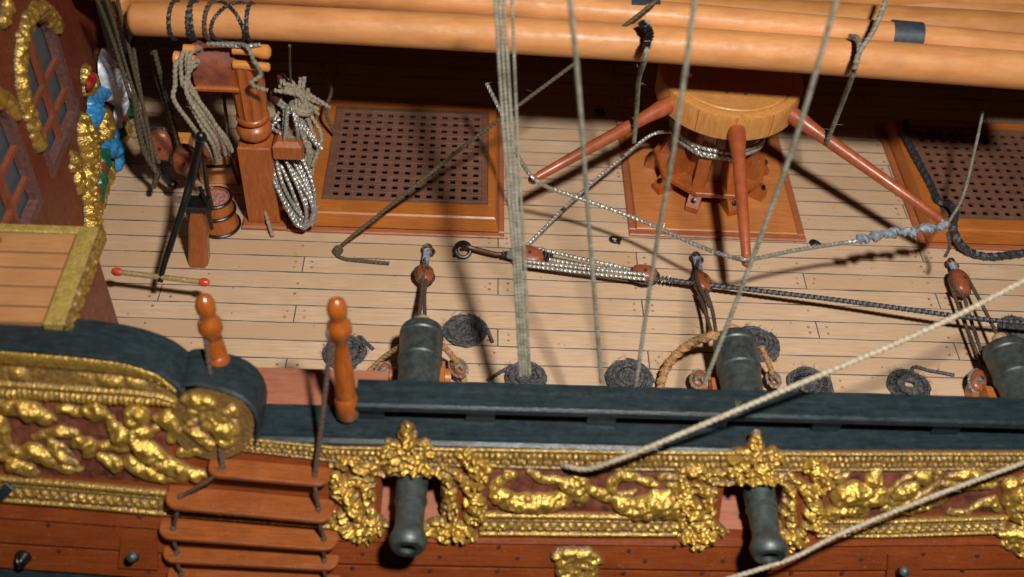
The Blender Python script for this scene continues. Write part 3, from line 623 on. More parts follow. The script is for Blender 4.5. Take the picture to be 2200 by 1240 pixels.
sb1 = Z(478, 812, 3.05); st1 = Z(436, 634, 5.25)
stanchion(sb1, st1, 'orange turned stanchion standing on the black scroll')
for (px, py, z1, k, lab, zt) in ((438, 698, 4.5, 0, 'dark man rope from the stanchion on the scroll to the top boarding step', 0), (712, 715, 5.0, 1, 'dark man rope from the stanchion by the handrail to the top boarding step', 0)):
    T_ = Z(px, py, z1); E_ = stepc[0][k]+np.array([0, 0, 0.05]); Mi = (T_+E_)/2+np.array([0.0, -0.05, -0.12])
    o = link('man_rope', MB().rope([T_, Mi, E_], 0.062), M['ropeb']); tag(o, lab, 'rope', 'man ropes')
    kn = MB().blob(T_+np.array([0, -0.03, 0]), (0.13, 0.12, 0.2), 8); link('seizing', kn, M['goldl'] if False else M['ropeg'], o)

# ============================================================ HATCHES
def hatch(label, gx0, gx1, gy0, gy1, cx0, cx1, cy0, cy1, sx0, sx1, sy0, sy1, nx, ny, x0off=0.0):
    t = thing('hatch', label, 'hatch', ((gx0+gx1)/2, (gy0+gy1)/2, 0), 'grated hatches on the deck')
    s_ = MB()
    for a, b in (((sx0, sy0), (sx1, cy0-0.0)), ((sx0, cy1), (sx1, sy1))): s_.box((a[0], a[1], 0.001), (b[0], b[1], 0.10), 0.03)
    for a, b in (((sx0, cy0+.002), (cx0, cy1-.002)), ((cx1, cy0+.002), (sx1, cy1-.002))): s_.box((a[0], a[1], 0.001), (b[0], b[1], 0.10), 0.03)
    link('sill', s_, M['sill'], t, angle=30)
    c = MB(); z1 = 0.56
    # bevelled coaming: outer faces lean in
    def ringprism(o, i, z0, z1, ob):
        (ox0, ox1, oy0, oy1), (ix0, ix1, iy0, iy1) = o, i
        v = [(ox0, oy0, z0), (ox1, oy0, z0), (ox1, oy1, z0), (ox0, oy1, z0), (ox0+ob, oy0+ob, z1-.04), (ox1-ob, oy0+ob, z1-.04), (ox1-ob, oy1-ob, z1-.04), (ox0+ob, oy1-ob, z1-.04),
             (ox0+ob+.05, oy0+ob+.05, z1), (ox1-ob-.05, oy0+ob+.05, z1), (ox1-ob-.05, oy1-ob-.05, z1), (ox0+ob+.05, oy1-ob-.05, z1),
             (ix0, iy0, z1), (ix1, iy0, z1), (ix1, iy1, z1), (ix0, iy1, z1), (ix0, iy0, 0.0), (ix1, iy0, 0.0), (ix1, iy1, 0.0), (ix0, iy1, 0.0)]
        f = []
        for k in range(4):
            for j in range(4): f.append((k*4+j, k*4+(j+1) % 4, k*4+4+(j+1) % 4, k*4+4+j))
        c.add(v, f)
    ringprism((cx0, cx1, cy0, cy1), (gx0-.004, gx1+.004, gy0-.004, gy1+.004), 0.10, z1, 0.10)
    link('coaming', c, M['coaming'], t, smooth=False)
    gr = MB(); fr = 0.2; zt = 0.50
    gr.box((gx0, gy0, .3), (gx1, gy0+fr, zt), .01); gr.box((gx0, gy1-fr, .3), (gx1, gy1, zt), .01)
    gr.box((gx0, gy0+fr, .3), (gx0+fr, gy1-fr, zt), .01); gr.box((gx1-fr, gy0+fr, .3), (gx1, gy1-fr, zt), .01)
    px = (gx1-gx0-2*fr)/nx; py = (gy1-gy0-2*fr)/ny; hw = 0.16; hh = 0.185
    for j in range(ny+1):        # ledges lie along x, all but flush with the battens
        y = gy0+fr+py*j; y0_, y1_ = y-(py-hh)/2, y+(py-hh)/2
        y0_, y1_ = max(y0_, gy0+fr), min(y1_, gy1-fr); gr.box((gx0+fr, y0_, .42), (gx1-fr, y1_, zt-.004+rng.normal(0, .003)), .006)
    for i in range(nx+1):
        x = gx0+fr+px*i; x0_, x1_ = x-(px-hw)/2, x+(px-hw)/2
        x0_, x1_ = max(x0_, gx0+fr), min(x1_, gx1-fr); gr.box((x0_, gy0+fr, .41), (x1_, gy1-fr, zt-.018+rng.normal(0, .003)), .006)
    link('grating', gr, M['grate'], t, angle=30)
    link('hold_dark_sheet', MB().add([(gx0, gy0, 0.012), (gx1, gy0, 0.012), (gx1, gy1, 0.012), (gx0, gy1, 0.012)], [(0, 1, 2, 3)]), M['void'], t, smooth=False)  # flat black sheet: the darkness of the hold is put into its colour
    return t
hatch('grated hatch in an orange coaming left of the capstan', -5.69, -0.74, 2.87, 7.45, -6.44, -0.40, 2.20, 7.95, -6.62, -0.22, 1.99, 8.15, 13, 12)
hatch('grated hatch in an orange coaming cut by the right edge', 13.22, 18.2, 3.02, 7.6, 12.68, 18.7, 2.42, 8.0, 12.45, 18.9, 2.22, 8.2, 13, 12)

# ============================================================ CAPSTAN
AX, AY = 6.25, 5.15
cap = thing('capstan', 'wooden capstan with a pale round head and three red bars', 'capstan', (AX, AY, 0))
pl = MB().box((3.78, 2.55, 0.001), (8.72, 7.65, 0.13), 0.03); link('step_plate', pl, M['plate'], cap, angle=30)
tr = MB()
for a, b in (((3.55, 2.3), (8.95, 2.545)), ((3.55, 7.655), (8.95, 7.9)), ((3.55, 2.548), (3.776, 7.652)), ((8.724, 2.548), (8.95, 7.652))): tr.box((*a, .001), (*b, .10), .035)
link('trim', tr, M['sill'], cap, angle=30)
link('barrel', MB().lathe([(0.13, 1.15), (0.5, 1.2), (1.6, 1.0), (2.4, 0.95), (3.1, 1.1)], (AX, AY, 0), (AX, AY, 1), 24), M['capred'], cap)
ANG = [-62, -22, 17, 57, 97, 137, 178, 218, 258]
def pol(r, deg, z): d = math.radians(deg); return np.array([AX+r*math.sin(d), AY-r*math.cos(d), z])
for dg in ANG:
    w = MB(); p = []
    prof = [(1.0, .131), (1.98, .131), (1.98, .34), (1.62, .75), (1.36, 1.5), (1.28, 2.2), (1.38, 2.75), (1.62, 3.15), (1.0, 3.15)]
    d = math.radians(dg); tx = np.array([math.cos(d), math.sin(d), 0])*0.19
    v = [pol(r, dg, z)-tx for r, z in prof]+[pol(r, dg, z)+tx for r, z in prof]; k = len(prof)
    w.add(v, [tuple(range(k)), tuple(range(k, 2*k))[::-1]]+[(i, (i+1) % k, k+(i+1) % k, k+i) for i in range(k)])
    wo = link('whelp', w, M['capred'], cap, smooth=False)
    for r, z in ((1.86, .55), (1.47, 2.95)):
        q = pol(r, dg, z); o = pol(r+1, dg, z+.9); link('bolt', MB().lathe([(0, .001), (.001, .085), (.05, .08), (.07, .001)], q, o, 10), M['iron'], wo)
for z0, z1, r in ((.62, .80, 1.80), (2.72, 2.95, 1.45)):
    poly = [tuple(pol(r, ANG[i], 0)[:2]) for i in range(9)]; link('chock', MB().hexa(poly, z0, z1, .02), M['capred'], cap, smooth=False)
link('drumhead', MB().lathe([(0, 1.2), (0.001, 2.08), (.04, 2.12), (.72, 2.13), (.82, 2.09), (.86, 2.0), (.862, 1.86), (.835, 1.82), (.835, 1.79), (.86, 1.76), (.86, .3), (.86, .001)], (AX, AY, 3.2), (AX, AY, 4.2), 64), M['drum'], cap, angle=30)
for dg in range(-75, 106, 30):
    sk = MB(); sk.beam(pol(2.105, dg+12, 3.22), pol(2.105, dg+12, 4.0), .018, .06, pol(3, dg+12, 3.2)-pol(2, dg+12, 3.2), 0.002)
    link('joint_line', sk, M['capred'], cap, smooth=False)
for x, y in ((1562, 198), (1602, 202)): link('nail', MB().blob(Z(x, y, 4.065), .05, 6), M['gun'], cap)
for (px, py, zt), dg in (((1137, 390, 2.7), -62), ((1605, 572, 2.5), -1.5), ((2040, 486, 2.5), 53)):
    T_ = Z(px, py, zt); R0 = pol(1.95, dg, 3.62); d = T_-R0; L = np.linalg.norm(d)
    b = MB().lathe([(0, .2), (.0, .235), (.28, .25), (.52, .25), (.8, .215), (1.1, .19), (L*.6, .165), (L-.35, .13), (L-.3, .10), (L-.22, .10), (L-.18, .135), (L-.08, .14), (L, .07), (L+.01, .001)], R0, T_, 14)
    link('capstan_bar', b, M['bar'], cap)

def rope(name, pts, r, mat, label, cat='rope', group=None, fuzz=0, jit=0.0):
    o = link(name, MB().rope(pts, r, fuzz=fuzz, jit=jit, amp=.055 if mat == 'ropec' else .10), M[mat]); tag(o, label, cat, group); return o
def ZP(*pts): return [Z(*p) for p in pts]
# messenger rope round the capstan and down to the tackle
wr = []
for i in range(90):
    a = -100+i*9.5; d = a % 360
    wr.append(pol(1.43+.02*math.sin(math.radians(a*9)), a, 2.25-0.0016*i+(0 if i < 45 else -.12)))
o = link('messenger_rope', MB().rope(wr, .07), M['ropes']); tag(o, 'silvery rope wound twice round the capstan body', 'rope')
rope('fall_rope', [pol(1.45, -75, 2.1)]+ZP((1400, 290, 1.75), (1330, 345, 1.4), (1240, 422, 1.0), (1170, 490, .7), (1133, 528, .5)), .058, 'ropes', 'silvery rope running from the capstan down to the left tackle block')
# swifter round the bar ends
sw = ZP((1046, 180, 3.9), (1080, 250, 3.5), (1105, 320, 3.1), (1145, 382, 2.95), (1190, 408, 2.5), (1240, 425, 2.25), (1320, 452, 2.1), (1400, 483, 2.1), (1500, 528, 2.3), (1570, 552, 2.5), (1602, 558, 2.72), (1640, 553, 2.6), (1700, 540, 2.5), (1800, 524, 2.4), (1850, 517, 2.5))
rope('swifter_rope', sw, .062, 'ropes', 'silvery rope linking the ends of the three capstan bars', fuzz=14)
gl = MB(); P = smooth_path(ZP((1842, 518, 2.5), (1900, 503, 2.5), (1960, 497, 2.55), (2000, 490, 2.6), (2040, 484, 2.7)), .06)
s = np.linspace(0, 1, len(P)); rr = .115+.028*np.sin(s*34)+.022*np.sin(s*71+1)+rng.normal(0, .012, len(P)); rr[0] = .05; rr[-1] = .08
gl.tube(P+np.stack([0*s, .03*np.sin(s*47), .03*np.sin(s*29)], 1), rr, 9, lobes=2, pitch=.6, amp=.25); tag(link('glued_rope_end', gl, M['glue']), 'lumpy grey glue-coated rope end tied to the tip of the right capstan bar', 'rope')
rope('rope_tail', ZP((2038, 478, 2.75), (2070, 420, 3.0), (2095, 320, 3.4), (2113, 236, 3.9)), .045, 'ropeg', 'thin grey rope rising from the tip of the right capstan bar', fuzz=8)
rope('rope_tail', ZP((2036, 500, 2.5), (2040, 530, 2.2), (2030, 552, 1.9)), .05, 'ropeb', 'short frayed rope tail hanging from the tip of the right capstan bar', fuzz=8)

# ============================================================ RING BOLTS
def ringbolt(px, py, label, a=0):
    p = Z(px, py, 0.1); t = thing('ring_bolt', label, 'ring bolt', (p[0], p[1], 0), 'ring bolts in the deck')
    link('ring', MB().ring(p, .145, .036, (math.sin(a)*.4, .25, 1)), M['iron'], t)
    q = p+np.array([.12*math.cos(a), -.12+.1*math.sin(a), 0]); q[2] = -.02
    link('shank', MB().lathe([(0, .05), (.16, .05), (.2, .075), (.26, .05), (.28, .001)], q, q+np.array([0, 0, 1]), 10), M['iron'], t)
ringbolt(1322, 514, 'black iron ring bolt at the front left corner of the capstan plate', 0.4)
ringbolt(1752, 522, 'black iron ring bolt at the front right corner of the capstan plate', 2.4)
ringbolt(1288, 240, 'black iron ring bolt behind the left capstan bar', 1)

# ============================================================ BIG TACKLE
tk = thing('tackle', 'hooked two-block tackle with silvery falls on the deck', 'tackle', Z(1200, 560))
eb = Z(995, 537, .22); link('eyebolt', MB().ring(eb, .22, .062, (.15, -.7, .75)).lathe([(0, .06), (.3, .06)], eb+np.array([-.28, -.06, -.3]), eb+np.array([-.15, 0, .1]), 10), M['iron'], tk)
link('hook', MB().tube(smooth_path([eb+np.array([-.02, .08, .0]), eb+np.array([.12, .02, .12]), eb+np.array([.3, -.02, .1]), Z(1062, 545, .3), Z(1085, 546, .32)], .05), .065, 8), M['brownrust'], tk)
def block(name, c, axis, ln, wd, th, parent, strap='ropek', nrm=(0, -.2, 1)):
    axis = np.array(axis, float); axis /= np.linalg.norm(axis); nrm = np.array(nrm, float); nrm -= (nrm@axis)*axis; nrm /= np.linalg.norm(nrm); sd = np.cross(axis, nrm)
    m2 = MB().blob((0, 0, 0), 1, 9); v = np.vstack(m2.v); sg = lambda x, p: np.sign(x)*np.abs(x)**p
    v = np.stack([sg(v[:, 0], .85)*ln/2, sg(v[:, 1], .7)*wd/2, sg(v[:, 2], .6)*th/2], 1)
    w = np.array(c)+v[:, :1]*axis+v[:, 1:2]*sd+v[:, 2:3]*nrm
    b = link(name, MB().add(w, m2.f), M['block'], parent)
    q = [np.array(c)+axis*(ln/2+.03)*math.cos(t_)+sd*(wd/2+.035)*math.sin(t_)+0*nrm for t_ in np.linspace(0, 2*math.pi, 30)]
    link('strap', MB().tube(q, .045, 8, lobes=3, pitch=.35, amp=.2), M[strap], b)
    link('sheave_pin', MB().lathe([(0, .001), (0.001, .06), (.02, .055), (.022, .001)], np.array(c)+nrm*(th/2-.005), np.array(c)+nrm*2, 10), M['brownrust'], b)
    return b
b1 = Z(1138, 552, .42); b2 = Z(1384, 590, .42)
ax = b2-b1; block('block', b1, ax, .85, .62, .5, tk); block('block', b2, ax, .75, .52, .48, tk)
link('seizing', MB().rope(ZP((1080, 546, .34), (1104, 548, .38)), .13, pitch=.3), M['ropek'], tk)
link('seizing', MB().rope(ZP((1093, 546, .38), (1106, 549, .4)), .145, pitch=.2), M['ropes'], tk)
link('seizing', MB().rope(ZP((1160, 540, .55), (1185, 553, .5)), .15, pitch=.3), M['ropek'], tk)
link('seizing', MB().rope(ZP((1415, 597, .42), (1447, 603, .42)), .13, pitch=.2), M['ropes'], tk)
for a, b in (((1150, 533, .62), (1350, 577, .5)), ((1180, 557, .5), (1352, 585, .62)), ((1128, 561, .52), (1385, 590, .68)), ((1128, 570, .4), (1388, 600, .6))):
    A, B = Z(*a), Z(*b); link('fall', MB().rope([A, (A+B)/2+np.array([0, 0, -.02]), B], .06), M['ropes'], tk)
rope('tarred_rope', ZP((1440, 602, .42), (1520, 612, .5), (1650, 627, .62), (1800, 645, .75), (1950, 665, .9), (2100, 685, 1.0), (2260, 700, 1.05)), .075, 'ropek', 'black tarred rope running right from the tackle across the deck')
rope('tarred_rope', ZP((1945, 262, .9), (1950, 300, .75), (2000, 400, .6), (2014, 432, .62), (2035, 436, .75), (2052, 455, .8), (2048, 480, .75), (2052, 505, .6), (2066, 528, .35), (2092, 546, .14), (2130, 552, .12), (2170, 548, .12), (2260, 536, .12)), .13, 'ropek', 'thick black tarred cable hanging off the right hatch')
# loose ropes on the deck
rope('loose_rope', [Z(1420, -10, 7.6), Z(1385, 22, 7.4)]+ZP((1250, 125, 5.9), (1120, 222, 4.6), (1000, 312, 3.2), (860, 425, 1.6), (760, 505, .55), (726, 535, .12), (722, 545, .08), (740, 556, .07), (790, 562, .07), (836, 566, .08)), .058, 'roped', 'olive rope slanting down over the left hatch to the deck', fuzz=20)
k_ = Z(726, 538, .13); tag(link('rope_knot', MB().ring(k_, .1, .06, (0, 0, 1)).ring(k_+np.array([.02, 0, .06]), .08, .055, (.5, .2, 1)), M['roped']), 'small olive knot where the loose rope touches the deck', 'knot')

# ============================================================ CANNONS
def cannon(y_b, y_m, zb, zm, x=0, detail=True):
    t = thing('cannon', '', 'cannon', (x, -5.5, 0), 'cannons at the gun ports')
    a = np.array([x, y_b, zb]); b = np.array([x, y_m, zm]); L = np.linalg.norm(b-a)
    prof = [(q_, r_*.95) for q_, r_ in [(0, .001), (0, .22), (.02, .42), (.06, .57), (.16, .60), (.30, .60), (.34, .57), (.40, .585), (.95, .575), (1.0, .60), (1.08, .60), (1.12, .565), (L*.45, .50), (L*.45+.05, .52), (L*.45+.12, .52), (L*.45+.16, .475), (L*.8, .37), (L*.8+.03, .395), (L*.8+.09, .395), (L*.8+.12, .355), (L-.62, .335), (L-.42, .37), (L-.28, .445), (L-.2, .455), (L-.14, .435), (L-.1, .43), (L-.04, .39), (L, .36), (L, .2), (L-.5, .17), (L-.5, .001)]]
    link('barrel', MB().lathe(prof, a, b, 40), M['gun'], t, angle=35)
    d = (b-a)/L; link('cascabel', MB().lathe([(0, .001), (.02, .13), (.1, .2), (.22, .2), (.32, .12), (.4, .14), (.5, .34)], a-d*.42, b, 20), M['casc'], t)
    cr = MB()
    for s in (-1, 1):
        pts = [(-3.2, .22), (-3.2, .55), (-3.7, .55), (-3.7, .8), (-4.3, .8), (-4.3, 1.05), (-6.0, 1.05), (-6.0, .22)]; k = len(pts); x0 = x+s*.52; w = .1
        v = [(x0-w, *p) for p in pts]+[(x0+w, *p) for p in pts]
        cr.add(v, [tuple(range(k)), tuple(range(k, 2*k))[::-1]]+[(i, (i+1) % k, k+(i+1) % k, k+i) for i in range(k)])
        link('carriage_cheek', cr, M['coaming'], t, smooth=False); cr = MB()
    link('carriage_bed', MB().box((x-.415, -5.9, .25), (x+.415, -3.3, .45), .01), M['coaming'], t, smooth=False)
    for yy in (-3.5, -5.6):
        for s in (-1, 1): link('truck', MB().lathe([(0, .001), (0, .24), (.16, .24), (.16, .001)], (x+s*.63, yy, .242), (x+s*2, yy, .242), 18), M['coaming'], t)
    return t
M['casc'] = wood('wrapped_wood_knob', (0.26, 0.13, 0.06), (0.5, 0.3, 0.14), grain=(4, 4, 4), rough=0.45)
c1 = cannon(-2.75, -9.08, 1.28, 1.16, -2.42)
c1['label'] = 'dark bronze cannon through the left gun port, next to the boarding steps'
for x, rz, lab in ((5.70, -.013, 'dark bronze cannon through the second gun port, below the capstan'), (13.0, .02, 'dark bronze cannon cut by the right edge of the photo')):
    c = copy_tree(c1); c.location = (x, -5.5, 0); c.rotation_euler = (0, 0, rz); c['label'] = lab
def breech(pts, r, lab, mat='ropeo'): rope('breeching_rope', ZP(*pts), r, mat, lab, group='breeching ropes of the cannons', fuzz=16)
breech([(866, 742, 1.2), (840, 756, .8), (812, 778, .4), (790, 800, .15), (770, 815, .08)], .07, 'frayed brown breeching rope on the left of the first cannon')
breech([(950, 742, 1.1), (975, 770, .7), (992, 800, .3), (1000, 830, .1)], .09, 'brown breeching rope on the right of the first cannon')
breech([(1565, 722, 1.5), (1530, 722, 1.5), (1490, 735, 1.25), (1450, 765, .8), (1427, 800, .4), (1418, 835, .15)], .13, 'thick orange breeching rope curving left of the second cannon')
breech([(1635, 745, 1.2), (1655, 790, .7), (1665, 830, .3)], .08, 'orange breeching rope right of the second cannon')
# side tackle blocks at the carriages
def sblock(px, py, z, lab, a, s=1.0):
    t = thing('side_block', lab, 'tackle block', Z(px, py, 0), 'side tackle blocks of the cannons')
    block('block', Z(px, py, z), a, .5*s, .3*s, .26*s, t, 'ropeg', nrm=(0, -.6, .8))
    link('seizing', MB().tube(smooth_path([Z(px-6, py-2, z+.16), Z(px+2, py-6, z+.24), Z(px+12, py+4, z+.16)], .03), .06, 8, lobes=3, pitch=.2), M['ropeg'], t)
sblock(824, 798, .45, 'grey-bound tackle block left of the first cannon', (.3, 1, 0))
sblock(985, 790, .45, 'grey-bound tackle block right of the first cannon', (-.7, 1, 0), 1.1)
sblock(1500, 815, .4, 'red-brown tackle block left of the second cannon', (.4, 1, 0), 1.1)
sblock(1662, 815, .4, 'grey-bound tackle block right of the second cannon', (0, 1, 0), .9)
sblock(2100, 820, .45, 'orange tackle block left of the cannon at the right edge', (.5, 1, 0), 1.5)
# train tackles behind each cannon
def train(rp, bc, ends, lab, sc=1.0):
    t = thing('train_tackle', lab, 'tackle', Z(rp[0], rp[1]), 'train tackles behind the cannons')
    r0 = Z(rp[0], rp[1], .2); link('ring', MB().ring(r0, .13, .04, (.4, -.8, .5)).ring(r0+np.array([.1, -.1, 0]), .11, .035, (.2, -.2, 1)), M['brownrust'], t)
    link('shank', MB().lathe([(0, .05), (.2, .05)], (r0[0]-.03, r0[1]+.05, 0), (r0[0]-.03, r0[1]+.05, 1), 8), M['iron'], t)
    bcen = Z(*bc); e = Z(*ends[0][-1]); axis = e-bcen
    block('block', bcen, axis, .85*sc, .5*sc, .42*sc, t, 'ropeb', nrm=(.3, -.3, 1))
    link('seizing', MB().tube(smooth_path([r0+np.array([0, -.1, .05]), (r0+bcen)/2+np.array([0, .0, .06]), bcen+(r0-bcen)*.35], .03), .10, 8, lobes=3, pitch=.16), M['glue'], t)
    for en in ends: link('fall', MB().rope([Z(*q) for q in en], .055, fuzz=6), M['ropeb'], t)
train((918, 535), (912, 590, .35), [[(912, 560, .6), (908, 610, .62), (903, 660, 1.0), (900, 685, 1.2)], [(915, 600, .5), (912, 640, .8), (913, 685, 1.2)]], 'brown train tackle hooked to the deck behind the first cannon')
train((1494, 552), (1508, 607, .38), [[(1500, 625, .5), (1515, 670, .6), (1532, 725, 1.0)], [(1515, 620, .5), (1530, 665, .65), (1540, 725, 1.1)], [(1500, 560, .4), (1497, 600, .6), (1525, 660, .7)]], 'brown train tackle hooked to the deck behind the second cannon')
train((2042, 565), (2062, 608, .45), [[(2045, 620, .5), (2075, 700, .55), (2110, 785, .6)], [(2072, 640, .5), (2090, 700, .55), (2118, 785, .6)], [(2080, 600, .6), (2110, 655, .8), (2150, 735, 1.0)]], 'brown train tackle hooked to the deck left of the cannon at the right edge', 1.15)

# ============================================================ ROPE COILS
def coil(px, py, R_, lab, tail, seed, hole=.04, r=.047, z=.06, matk='coil'):
    R_ = R_*1.08
    r_ = np.random.default_rng(seed); c = Z(px, py, z); mb = MB(); pts = []; n = (R_-hole)/(r*1.55); a0 = r_.uniform(0, 6.28)
    m = int(n*26)
    for i in range(m):
        f = i/m; a = a0+f*n*2*math.pi; rad = hole+(R_-hole)*f+r_.normal(0, .006); pts.append(c+np.array([rad*math.cos(a), rad*math.sin(a)*.97, .02*math.sin(a*3+f*9)+r_.normal(0, .008)+.05*(1-f)]))
    pts = pts+[Z(*q, z) for q in tail] if tail else pts
    mb.tube(np.array(pts[:m]), r*(1+r_.normal(0, .05, m)), 8, lobes=2, pitch=.16, amp=.12)
    if tail: mb.rope([pts[m-1]]+[Z(*q, z) for q in tail], r*1.1, fuzz=6)
    if r_.random() > -1:     # upper irregular turns
        for q in range(5):
            rr = R_*r_.uniform(.3, .95); a = np.linspace(0, r_.uniform(3, 6.2), 40)+r_.uniform(0, 6.28)
            mb.tube([c+np.array([rr*(1+.04*math.sin(3*t))*math.cos(t), rr*math.sin(t), .055+.02*math.sin(5*t)]) for t in a]+r_.normal(0, .008, (40, 3)), r*.9, 6)
    for _ in range(int(240*R_)):
        a = r_.uniform(0, 6.28); rad = R_*math.sqrt(r_.uniform(0, 1.1)); p = c+np.array([rad*math.cos(a), rad*math.sin(a), .07]); d = r_.normal(0, 1, 3)*np.array([1, 1, .5]); d[2] = abs(d[2])
        mb.tube([p, p+d*.05, p+d*.09+r_.normal(0, .02, 3)], [.006, .005, .003], 3)
    tag(link('rope_coil', mb, M['coil']), lab, 'rope coil', 'charcoal rope coils lying on the deck')
coil(998, 710, .56, 'charcoal rope coil right of the first cannon, tail pointing right', [(1035, 690), (1048, 710), (1058, 735)], 1)
coil(742, 757, .55, 'charcoal rope coil half behind the stanchion by the handrail', [(770, 726), (788, 738), (802, 750)], 2)
coil(1128, 812, .52, 'charcoal rope coil under the bundle of ropes at the handrail', [(1095, 790), (1070, 803), (1048, 818)], 3)
coil(1350, 812, .60, 'bushy charcoal rope coil between the first two cannons', [(1398, 812), (1412, 822)], 4)
coil(1622, 738, .60, 'charcoal rope coil leaning behind the second cannon', [(1672, 745), (1668, 765), (1662, 775)], 5)
coil(1738, 828, .55, 'charcoal rope coil right of the second cannon under the cream rope', None, 6)
coil(1954, 830, .55, 'charcoal rope coil with a long tail pointing right, near the right edge', [(1960, 793), (2000, 797), (2050, 806)], 7, hole=.14)
coil(2190, 712, .55, 'charcoal rope coil behind the cannon at the right edge', None, 8)

# ============================================================ SPARS
def spar(pts, r, mat, lab, taper=None):
    P = smooth_path([Z(*p) for p in pts], .5); n = len(P); rr = np.full(n, r) if np.isscalar(r) else np.interp(np.linspace(0, 1, n), np.linspace(0, 1, len(r)), r)
    # rounded end at the left
    d = (P[1]-P[0])/np.linalg.norm(P[1]-P[0]); e = [P[0]-d*x for x in (.16, .13, .06)]
    P2 = np.vstack([e[0], e[1], e[2], P]); r2 = np.r_[rr[0]*.55, rr[0]*.8, rr[0]*.95, rr]
    t = thing('spar', lab, 'spar', P[0], 'spars stacked above the deck'); link('pole', MB().tube(P2, r2, 32), M[mat], t); return t, P
mspar, MP = spar([(292, 40, 6.45), (700, 55, 6.45), (1440, 97, 6.45), (2260, 156, 6.45)], [.44, .47, .49, .50], 'spar', 'long pale orange spar in front, the lowest of the stack')
sp2, _ = spar([(270, -50, 6.75), (520, -34, 6.75), (900, -6, 6.75), (1413, 36, 6.75), (2260, 108, 6.75)], [.56, .45, .42, .40, .36], 'spar', 'pale spar with two blue-grey bands just behind the front spar')
for a, b in (((1352, 30, 6.75), (1414, 34, 6.75)), ((1912, 77, 6.75), (1976, 83, 6.75))):
    A, B = Z(*a), Z(*b); link('band', MB().tube([A, B], .425, 32), M['band'], sp2)
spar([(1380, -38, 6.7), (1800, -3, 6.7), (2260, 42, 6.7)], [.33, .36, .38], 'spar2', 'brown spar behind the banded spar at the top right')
spar([(1200, -85, 6.9), (1800, -38, 6.9), (2260, 6, 6.9)], [.4, .42, .44], 'spar', 'pale spar at the top right corner')
sl = thing('boat_keel_timber', 'dark brown timber between the banded spar and the spars at the top right', 'timber', Z(1800, 40, 6.3))
link('timber', MB().beam(Z(1440, -2, 6.45), Z(2260, 76, 6.45), .34, .3, (0, 0, 1), .03), M['hull'], sl)
t = thing('spar', 'pale spar lying low under the front spars, mostly hidden', 'spar', (0, 4.0, 5.6), 'spars stacked above the deck')  # added hidden spar that closes the light gap between the front spars
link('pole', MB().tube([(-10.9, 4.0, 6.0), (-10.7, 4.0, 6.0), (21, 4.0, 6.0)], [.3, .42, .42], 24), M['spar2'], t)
# added spars, unseen beyond the top of the frame, put there to shade the far deck
for k in range(10):
    y = 4.35+k*.86; z = 6.5+(k % 2)*.35
    t = thing('spar', 'pale spar of the stack lying beyond the others over the far deck', 'spar', (-9, y, z), 'spars stacked above the deck')
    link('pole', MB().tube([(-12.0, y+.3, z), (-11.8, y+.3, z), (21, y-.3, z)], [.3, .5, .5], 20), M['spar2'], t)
if 0: tag(link('shaded_timber', MB().beam(Z(1700, 188, 4.3), Z(2260, 238, 4.3), .3, .25, (0, 0, 1), .03), M['cabin']), 'dark red timber in the shade under the front spar at the right', 'timber')

# lashings on the front spar
def lash(cx, r, lab, mat='ropek', lean=0.0, dx=0.0, thick=None):
    i = np.argmin(abs(MP[:, 0]-cx)); c = MP[i]; pts = []
    for a in np.linspace(0, 2*math.pi, 40): pts.append(c+np.array([dx*math.cos(a)+lean*math.sin(a), .50*math.cos(a)*.96, .50*math.sin(a)*.96]))
    tag(link('lashing', MB().tube(pts, r, 9, lobes=3, pitch=r*7, amp=.2), M[mat]), lab, 'lashing', 'lashings round the front spar')
def MX(px, py=45): return Z(px, py, 6.45)[0]
lash(MX(385), .055, 'dark rope turn nearest the left end of the front spar', dx=.05)
lash(MX(407), .06, 'left strand of the doubled dark lashing on the front spar', dx=.05)
lash(MX(416), .06, 'right strand of the doubled dark lashing on the front spar', dx=-.05)
lash(MX(488), .05, 'dark rope crossing the front spar from upper left to lower right', lean=0, dx=-.42)
lash(MX(490), .05, 'dark rope crossing the front spar from upper right to lower left', lean=0, dx=.42)
lash(MX(523), .055, 'dark rope turn right of the crossed lashing on the front spar', dx=.03)
lash(MX(443), .06, 'brown rope turn on the front spar beside the doubled lashing', mat='ropeb', dx=.1)

# ============================================================ LEFT: CABIN BULKHEAD
WX = -12.3
def wyz(px, py): p = XP(px, py, WX); return (p[1], p[2])
def wall3(y, z, n): return np.stack([WX+n, y, z], 1)
cab = thing('cabin_wall', 'dark red cabin wall at the left with gilt-arched latticed windows', 'wall', (WX, 1, 0))
# wall with two arched openings, cut as columns
WIN = [(0.50, 3.25, 3.1, 5.6), (-3.15, -0.4, 3.1, 5.6)]
def arch_top(w, y):
    y0, y1, z0, z1 = w; c = (y0+y1)/2; r = (y1-y0)/2; q = max(0, 1-((y-c)/r)**2); return z1+r*0.95*math.sqrt(q)
cw = MB(); ys = sorted(set(np.linspace(-9, 6.45, 90).tolist()+[w[i] for w in WIN for i in (0, 1)]))
TH = 0.3
for a, b in zip(ys[:-1], ys[1:]):
    m_ = (a+b)/2; w = [w for w in WIN if w[0] < m_ < w[1]]
    segs = [((-0.1, -0.1), (12, 12))] if not w else [((-0.1, -0.1), (w[0][2], w[0][2])), ((arch_top(w[0], a), arch_top(w[0], b)), (12, 12))]
    for (l0, l1), (h0, h1) in segs:
        cw.add([(WX, a, l0), (WX, b, l1), (WX, b, h1), (WX, a, h0)], [(0, 1, 2, 3)])
        if w: cw.add([(WX, a, l0), (WX, b, l1), (WX-TH, b, l1), (WX-TH, a, l0), (WX, a, h0), (WX, b, h1), (WX-TH, b, h1), (WX-TH, a, h0)], [(4, 5, 6, 7)] if l0 < 1 else [(0, 1, 2, 3)])
